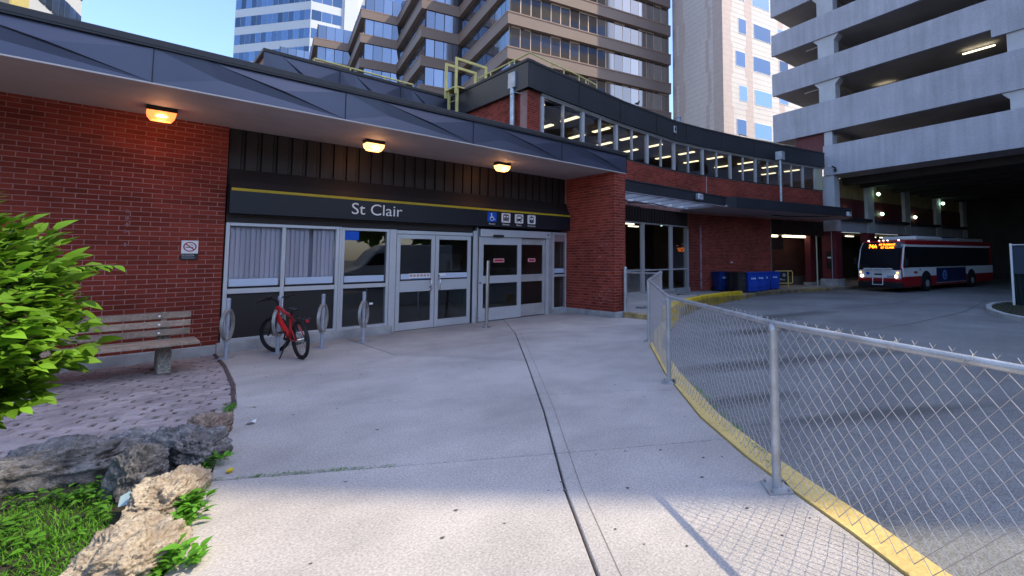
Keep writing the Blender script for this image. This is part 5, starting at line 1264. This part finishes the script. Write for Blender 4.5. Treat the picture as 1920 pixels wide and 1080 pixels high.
b.add(P, [(0, 1, 3, 2), (2, 3, 5, 4), (4, 5, 7, 6)]); o = b.build('windshield', M_busg, None, fix=False); o.parent = bus
bp('front_white', M_busw, (-.05, .1, -BW2+.03, BW2-.03, .82, 1.29), bevel=.03); bp('front_red', M_busr, (-.06, .1, -BW2+.02, BW2-.02, .62, .815), bevel=.03); bp('bumper', M_black, (-.08, .2, -BW2+.0, BW2-.0, .28, .615), bevel=.04)
for y in (-1.02, 1.02):
    b = MB(); b.cyl((-.06, y, .93), (1, 0, 0), .075, .04, 14); o = b.build('headlight', M_head); o.parent = bus
    b = MB(); b.cyl((-.055, y*1.08, 1.14), (1, 0, 0), .06, .03, 12); o = b.build('turn_lamp', M_lamp2); o.parent = bus
for y in (-.9, -.25, 0, .25, .9): bp('marker_lamp', M_head, (.55, .6, y-.03, y+.03, 2.985, 3.02))
bp('front_plate', M_rackp, (-.075, -.05, -.95, -.5, .88, .98)); bp('front_plate', M_signblue, (-.075, -.05, .55, .75, 1.0, 1.16)); bp('front_plate', M_black, (-.075, -.05, -.2, .25, 1.0, 1.08))
b = MB()
for y in (-.3, .3): b.tube([(-.12, y, 1.35), (-.15, y, .9), (-.2, y, .45)], .025, 6)
b.tube([(-.14, -.85, 1.36), (-.14, .85, 1.36)], .035, 6); b.tube([(-.16, -.85, 1.28), (-.16, .85, 1.28)], .025, 6); b.tube([(-.2, -.3, .45), (-.2, .3, .45)], .02, 6); o = b.build('bike_carrier', M_busw); o.parent = bus
b = MB(); b.tube([(-.04, -.9, 1.33), (.0, -.5, 1.5)], .015, 5); b.tube([(-.04, .9, 1.33), (.0, .5, 1.5)], .015, 5); o = b.build('wiper', M_black); o.parent = bus
def sgn(s, size, y0, z, w_):
    me = text_mesh(s, size); xs = [v.co.x for v in me.vertices]; xa, xb = min(xs), max(xs)
    for v in me.vertices:
        t_ = (v.co.x-xa)/(xb-xa); zz = z+v.co.y; v.co = Vector((.255+(zz-2.5)*.30-.03+v.co.z, y0-t_*w_, zz))
    me.materials.clear(); me.materials.append(M_led); o = put('destination_text', me); o.parent = bus
sgn('74A', .3, .72, 2.56, .5); sgn('MT PLEASANT', .15, .1, 2.7, .95); sgn('ST CLAIR', .15, -.02, 2.53, .78)
for x in (2.75, 8.75):
    b = MB(); b.cyl((x, -BW2-.01, .62), (0, 1, 0), .6, .03, 22); o = b.build('wheel_arch', M_black); o.parent = bus
    b = MB(); b.cyl((x, -BW2+.02, .48), (0, 1, 0), .48, .16, 22); o = b.build('tyre', M_rubber); o.parent = bus
    b = MB(); b.cyl((x, -BW2-.07, .48), (0, 1, 0), .2, .03, 16); o = b.build('rim', M_galv); o.parent = bus
bp('roof_pod', M_busw, (2.2, 5.6, -1.05, 1.05, 3.0, 3.28), bevel=.09); bp('roof_pod', M_alud, (7.6, 11.6, -1.0, 1.0, 3.0, 3.25), bevel=.05); bp('roof_grille', M_rackp, (5.5, 7.6, -1.0, 1.0, 3.0, 3.22), bevel=.03)
o = bp('advert_panel', mat('advert_blue', (.01, .02, .07), .4), (4.0, 7.9, -BW2-.03, -BW2-.009, .5, 1.35)); bp('advert_frame', M_alud, (3.95, 7.95, -BW2-.028, -BW2-.012, .45, .497), (3.95, 7.95, -BW2-.028, -BW2-.012, 1.353, 1.4))
b = MB(); b.disc((5.0, -BW2-.033, .92), (1, 0, 0), (0, 0, 1), .3, 18, 0, .16); b.box(4.7, 5.3, -BW2-.035, -BW2-.032, .88, .96); o = b.build('advert_emblem', mat('advert_pale', (.12, .2, .5), .5)); o.parent = bus
bp('side_label', M_signred, (1.35, 1.75, -BW2-.012, -BW2-.0085, 1.08, 1.2)); bp('mirror', M_black, (.15, .35, -BW2-.28, -BW2-.1, 1.55, 1.95)); bp('fuel_flap', M_black, (2.0, 2.12, -BW2-.012, -BW2-.0085, 1.25, 1.34))
bp('mirror', M_black, (.0, .2, BW2+.1, BW2+.28, 1.6, 2.0))
bus.location = (29.45, 7.75, -.46); bus.rotation_euler = (0, 0, R(-15))

# fenced green bin on the island at the right
pl = thing('planter_bin', 'round dark green waste container on the kerbed island at the right edge', 'container', (22.6, .2, -.2))
b = MB(); b.tube([(22.9, .35, -.3), (22.9, .35, .45), (22.9, .35, .95)], [.86, .9, .95], 24); b.tube([(22.9, .35, .9), (22.9, .35, .98)], 1.0, 24); b.build('body', M_dumpster, pl)
b = MB()
for i in range(24): a = 2*math.pi*i/24; b.tube([(22.9+.875*math.cos(a), .35+.875*math.sin(a), -.28), (22.9+.95*math.cos(a), .35+.95*math.sin(a), .9)], .025, 5)
b.build('ribs', M_dumpster, pl)
pf = thing('screen_fence', 'dark privacy screen fence with a white end post above the island', 'fence', (22, 1, .5))
b = MB(); b.tube([(21.9, 1.22, -.2), (21.75, 1.22, 2.05)], .04, 8); b.build('post', M_white, pf); b = MB(); b.box(21.95, 26, .9, .93, .95, 1.98); b.box(21.83, 21.86, -6, 1.18, .95, 1.98); b.build('screen', M_screen, pf); b = MB(); b.tube([(21.8, 1.2, 2.0), (21.8, -6, 2.0)], .025, 6); b.build('top_rail', M_galv, pf)
b = MB()
for i in range(260):
    x, y = rnd.uniform(17, 23.5), rnd.uniform(-.4, 1.6)
    if not in_poly((x, y), inn+[(24, -1), (15, -1)]): continue
    for k in range(4): a = rnd.random()*6.3; h = rnd.uniform(.04, .12); b.add([(x-.012, y, road_z(x)+.1), (x+.012, y, road_z(x)+.1), (x+.03*math.cos(a), y+.03*math.sin(a), road_z(x)+.1+h)], [(0, 1, 2)])
tag(b.build('grass', M_grass, fix=False), 'thin grass on the kerbed island at the right', 'grass', kind='stuff')

# ================================================================== rocks and plants
def rock_mat(name, c1, c2):
    m = mat(name, c1, .95, 0, .2, fine=(60, .3), bump=(34, 1.0), rand=.08); t = m.node_tree; N = t.nodes; L = t.links; p = N['Principled BSDF']
    geo = N.new('ShaderNodeNewGeometry'); n = N.new('ShaderNodeTexNoise'); n.inputs['Scale'].default_value = 9; n.inputs['Detail'].default_value = 8; n.inputs['Roughness'].default_value = .7; L.new(geo.outputs['Position'], n.inputs[0])
    r_ = N.new('ShaderNodeMapRange'); r_.inputs[1].default_value = .42; r_.inputs[2].default_value = .62; L.new(n.outputs[0], r_.inputs[0])
    mx = N.new('ShaderNodeMix'); mx.data_type = 'RGBA'; L.new(r_.outputs[0], mx.inputs[0]); L.new(p.inputs['Base Color'].links[0].from_socket, mx.inputs[6]); mx.inputs[7].default_value = (*c2, 1)
    v = N.new('ShaderNodeTexVoronoi'); v.inputs['Scale'].default_value = 38; L.new(geo.outputs['Position'], v.inputs[0]); pr_ = N.new('ShaderNodeMapRange'); pr_.inputs[1].default_value = .12; pr_.inputs[2].default_value = .3; pr_.inputs[3].default_value = .45; L.new(v.outputs[0], pr_.inputs[0])
    m2 = N.new('ShaderNodeMix'); m2.data_type = 'RGBA'; m2.blend_type = 'MULTIPLY'; m2.inputs[0].default_value = .8; L.new(mx.outputs[2], m2.inputs[6]); L.new(pr_.outputs[0], m2.inputs[7]); L.new(m2.outputs[2], p.inputs['Base Color']); return m
M_rockt = rock_mat('rock_tan', (.44, .37, .30), (.27, .21, .16)); M_rockd = rock_mat('rock_dark', (.25, .235, .24), (.12, .11, .11)); M_rockp = rock_mat('rock_pale_grey', (.34, .325, .33), (.2, .19, .19)); M_rockb = rock_mat('rock_brown', (.32, .24, .2), (.16, .12, .1))
def rock(name, c, r, rz, seed, label, m=M_rock, tilt=0, rough=1.):
    bm = bmesh.new(); bmesh.ops.create_icosphere(bm, subdivisions=6, radius=1); o3 = Vector((seed*7.3, seed*3.1, seed*1.7))
    for v in bm.verts:
        p = v.co.copy(); q = Vector((abs(p.x)**.7*math.copysign(1, p.x), abs(p.y)**.7*math.copysign(1, p.y), abs(p.z)**.65*math.copysign(1, p.z)))
        f = 1+.34*noise.noise(q*1.3+o3)+.2*noise.noise(q*3.1+o3)
        rid = 1-abs(noise.noise(Vector((q.x*2.2, q.y*2.2, q.z*5.5))+o3)); pit = max(0, noise.noise(q*7+o3)-.12)
        pit2 = max(0, noise.noise(q*15+o3*2)-.1)
        f += rough*(.15*(rid-.6)-.24*pit-.16*pit2+.06*noise.noise(q*24+o3)+.03*noise.noise(q*50+o3)); v.co = Vector((q.x*r[0]*f, q.y*r[1]*f, q.z*r[2]*f))
    me = bpy.data.meshes.new(name); bm.to_mesh(me); bm.free(); me.materials.append(m)
    for p in me.polygons: p.use_smooth = True
    o = put(name, me); o.location = c; o.rotation_euler = (tilt, 0, rz); return tag(o, label, 'rock', 'boulders edging the garden bed')
rock('boulder', (-.22, 5.72, .0), (.50, .20, .21), R(-12), 1, 'long dark grey boulder at the far left of the rock edging', M_rockd)
rock('boulder', (.26, 5.84, .03), (.30, .16, .13), R(-22), 2, 'flat pale grey boulder against the paving, behind the upright stone', M_rockp)
rock('boulder', (.20, 5.08, .02), (.14, .13, .24), R(20), 3, 'upright pointed grey stone in the weeds between two boulders', M_rockd, .2)
rock('boulder', (.48, 5.36, .02), (.17, .33, .21), R(22), 4, 'layered grey brown boulder beside the mossy walk edge', M_rockd)
rock('boulder', (.66, 5.88, .05), (.13, .12, .13), R(40), 5, 'small brown boulder at the corner of the paving', M_rockb)
rock('boulder', (.31, 4.46, .0), (.15, .29, .17), R(-24), 6, 'pitted tan boulder half in sun, next to the bright weeds', M_rockt)
rock('boulder', (.12, 3.74, -.02), (.19, .24, .20), R(-20), 7, 'largest sunlit tan boulder at the bottom of the picture', M_rockt)
rock('boulder', (.10, 3.33, -.02), (.11, .10, .10), R(10), 9, 'small rounded stone in front of the largest tan boulder', M_rockt)
b = MB(); b.add([(.10, 4.66, .0), (.16, 4.60, .02), (.19, 4.66, .06), (.15, 4.70, .07), (.11, 4.7, .05)], [(0, 1, 2), (0, 2, 3), (0, 3, 4)]); tag(b.build('plastic_scrap', mat('scrap_blue', (.3, .42, .5), .4), fix=False), 'pale blue plastic scrap lying in the weeds by the tan boulder', 'litter')

def leaf_geo(L_, W_, fold=.25, droop=.25):
    """pointed leaf along +x with a folded midrib"""
    P, F = [], []
    st_ = ((0, .08), (.18, .62), (.42, 1.), (.7, .72), (.88, .3), (1, .0))
    for t, w_ in st_:
        z = -droop*L_*t*t; P += [(t*L_, -w_*W_, z+fold*w_*W_), (t*L_, 0, z), (t*L_, w_*W_, z+fold*w_*W_)]
    for i in range(5): a = 3*i; F += [(a, a+1, a+4, a+3), (a+1, a+2, a+5, a+4)]
    return P, F
def leaf_mesh(name, L_, W_, m, **k): P, F = leaf_geo(L_, W_, **k); b = MB(); b.add(P, F, 0, True); return b.mesh(name, m)
def orient(p, d, roll):
    d = Vector(d).normalized(); up = Vector((0, 0, 1)); y = up.cross(d); y = y.normalized() if y.length > .05 else Vector((0, 1, 0)); z = d.cross(y)
    M = Matrix((d, y, z)).transposed().to_4x4() @ Matrix.Rotation(roll, 4, 'X'); M.translation = p; return M
# leafy shrub at the left edge
shrub = thing('leafy_shrub', 'bright green leafy shrub in sun at the left edge in front of the bench', 'shrub', (-.95, 4.3, 0))
LM = [leaf_mesh('leaf', .085, .022, M_leaf), leaf_mesh('leaf', .07, .025, M_leaf, droop=.4), leaf_mesh('leaf', .05, .016, M_leaf, fold=.4)]
LG = [leaf_geo(.085, .022), leaf_geo(.07, .025, droop=.4), leaf_geo(.05, .016, fold=.4)]
SC = Vector((-.82, 4.2, 1.22)); cnd = []; stems = MB()
eye = Vector((0, 0, H))
for i in range(1900):
    a = rnd.uniform(0, 2*math.pi); u = rnd.uniform(-1, 1); dr = Vector((math.cos(a)*math.sqrt(1-u*u), math.sin(a)*math.sqrt(1-u*u), u))
    k = .97+.26*noise.noise(dr*2.1+Vector((4, 1, 2)))+.16*noise.noise(dr*6)-.42*max(0, -dr.z-.05)-.10*max(0, dr.x)
    tip = SC+Vector((dr.x*.80*k, dr.y*.85*k, dr.z*.80*k)); base = SC+Vector((dr.x*.25, dr.y*.25, dr.z*.3-.3))
    if i < 400: stems.tube([base, base.lerp(tip, .6)+Vector((0, 0, .05)), tip], [.006, .004, .002], 4, 0, False, False)
    dd = (tip-base).normalized(); nl = rnd.choice((5, 7, 7, 9))
    for j in range(nl):
        t = j/nl; p = tip-dd*.24*t; sd2 = 1 if j % 2 else -1; sv = dd.cross(Vector((0, 0, 1))); sv = sv.normalized() if sv.length > .1 else Vector((1, 0, 0))
        d = (dd*rnd.uniform(.4, 1.0)+sv*sd2*rnd.uniform(.5, 1.1)*(1 if j else .1)+Vector((0, 0, rnd.uniform(-.5, .25)))).normalized()
        cnd.append((p, d, rnd.uniform(-.75, .75), rnd.randrange(3), rnd.uniform(.6, 1.5)))
stems.tube([(-.6, 4.15, 1.45), (-.25, 4.1, 1.56), (.02, 4.06, 1.58)], [.006, .004, .002], 4, 0, False, False)
for s_ in range(11): cnd.append((Vector((-.16+.017*s_, 4.09, 1.57)), Vector((.8, .6*(1 if s_ % 2 else -1), -.25)), .2, s_ % 3, .9))
fwd = Vector((_f.x, _f.y, _f.z))
def vis_key(q):
    p = q[0]; return (p-eye).length+ (0 if (p.x > -.5 and p.y < 4.6) else 3)
cnd.sort(key=vis_key); rest = MB()
for i, (p, d, ro, k, s_) in enumerate(cnd):
    M = orient(p, d, ro)
    if i < 300:
        o = put('leaf', LM[k]); o.location = p; o.rotation_euler = M.to_euler(); o.scale = (s_, s_, s_); adopt(o, shrub)
    else:
        P, F = LG[k]; rest.add([M @ (Vector(v)*s_) for v in P], F, 0, True)
o = rest.build('foliage', M_leaf, shrub, fix=False); o['kind'] = 'stuff'; stems.build('stems', M_bark, shrub, fix=False)
for k in range(4):
    b = MB(); b.tube([(-1.0+.08*k, 4.3, -.05), (-1.0+.1*k, 4.28, .5), (-.95+.12*k, 4.25, 1.1)], [.02, .016, .01], 6); b.build('stem', M_bark, shrub)
# ground cover in the bed
def in_bed(x, y): return x < .1+.02*y+ (0 if y > 3.2 else -.2) and not (x > -.35 and 5.4 < y)
gr = MB()
for i in range(30000):
    x, y = rnd.uniform(-1.5, .35), rnd.uniform(2.2, 5.6)
    if noise.noise(Vector((x*2.5, y*2.5, 3))) < -.28 or x > -.02+.06*(y-3): continue
    z = -.05+.05*noise.noise(Vector((x*1.3, y*1.3, 0))); a = rnd.random()*6.3; h = rnd.uniform(.012, .045); ln = rnd.uniform(.01, .05); w_ = rnd.uniform(.002, .0045)
    gr.add([(x-w_*math.sin(a), y+w_*math.cos(a), z), (x+w_*math.sin(a), y-w_*math.cos(a), z), (x+ln*math.cos(a), y+ln*math.sin(a), z+h)], [(0, 1, 2)])
tag(gr.build('grass', M_grass, fix=False), 'short bright green grass in the garden bed at the lower left', 'grass', kind='stuff')
wd = MB(); WP, WF = leaf_geo(.05, .015, .3, .5)
def weed(x, y, z, s_, n, up=.5):
    for j in range(n):
        a = rnd.random()*6.3; d = Vector((math.cos(a), math.sin(a), up*rnd.uniform(.2, 1.4))); hz = rnd.uniform(0, .05)*s_
        M = orient(Vector((x+.012*math.cos(a), y+.012*math.sin(a), z+hz)), d, rnd.uniform(-.4, .4)); k = s_*rnd.uniform(.6, 1.2); wd.add([M @ (Vector(v)*k) for v in WP], WF, 0, True)
for i in range(1100):
    x, y = rnd.uniform(-1.2, .3), rnd.uniform(2.6, 5.4)
    if x > -.04+.05*(y-3): continue
    if noise.noise(Vector((x*3, y*3, 8))) < -.2: continue
    weed(x, y, -.03, rnd.uniform(.35, .9)*(1.3 if y > 4.4 else .6), rnd.randrange(4, 8))
tag(wd.build('weeds', M_leafs, fix=False), 'leafy green weeds and clover in the garden bed', 'weeds', kind='stuff')
# weeds along the walk edge, dense and bright by the tan boulders
wd = MB()
for i in range(330):
    t = rnd.random(); y = lerp(3.3, 6.9, t); j = 0
    while j < len(LB)-2 and LB[j+1][1] < y: j += 1
    x = lerp(LB[j][0], LB[j+1][0], (y-LB[j][1])/(LB[j+1][1]-LB[j][1]))
    dn = noise.noise(Vector((y*2.2, 0, 5)))
    if y < 4.55 and dn < -.35: continue
    s_ = .9 if y < 4.4 else .55
    weed(x-abs(rnd.gauss(.02, .035)), y, .0, s_*rnd.uniform(.6, 1.1), rnd.randrange(4, 8), .9)
for x, y, s_ in ((.3, 3.62, 1.5), (.28, 3.75, 1.3), (.35, 3.95, 1.2), (.42, 4.2, 1.4), (.46, 4.3, 1.4), (.44, 4.1, 1.1), (.62, 5.0, 1.2), (.34, 3.5, 1.2), (.3, 3.45, 1.)):
    for k in range(3): weed(x+rnd.gauss(0, .03), y+rnd.gauss(0, .03), .02, s_, 8, 1.2)
tag(wd.build('weeds', M_leafs, fix=False), 'bright weeds growing along the edge between boulders and concrete', 'weeds', kind='stuff')
# moss and weeds in the paving joints, slab joints and under the fence
wd = MB()
for i in range(150):
    if i < 90:
        _, x, y = rnd.choice(cand[:300]); x += .215*ca*(i % 2); y += .215*sa*(i % 2)-.05*rnd.random()
        if x < .1 or y > 9: continue
    elif i < 120: x = rnd.uniform(.55, 1.6); y = 4.72-(x-.54)*.80
    else:
        x = rnd.uniform(3.45, 5.2); y = 1.84+(x-3.45)*1.22-.12; 
    for k in range(5): weed(x+rnd.gauss(0, .01), y+rnd.gauss(0, .012), 0, .22 if i < 120 else .4, 3, .4)
tag(wd.build('moss', M_leafs, fix=False), 'small moss tufts in the paving joints and concrete cracks', 'moss', kind='stuff')
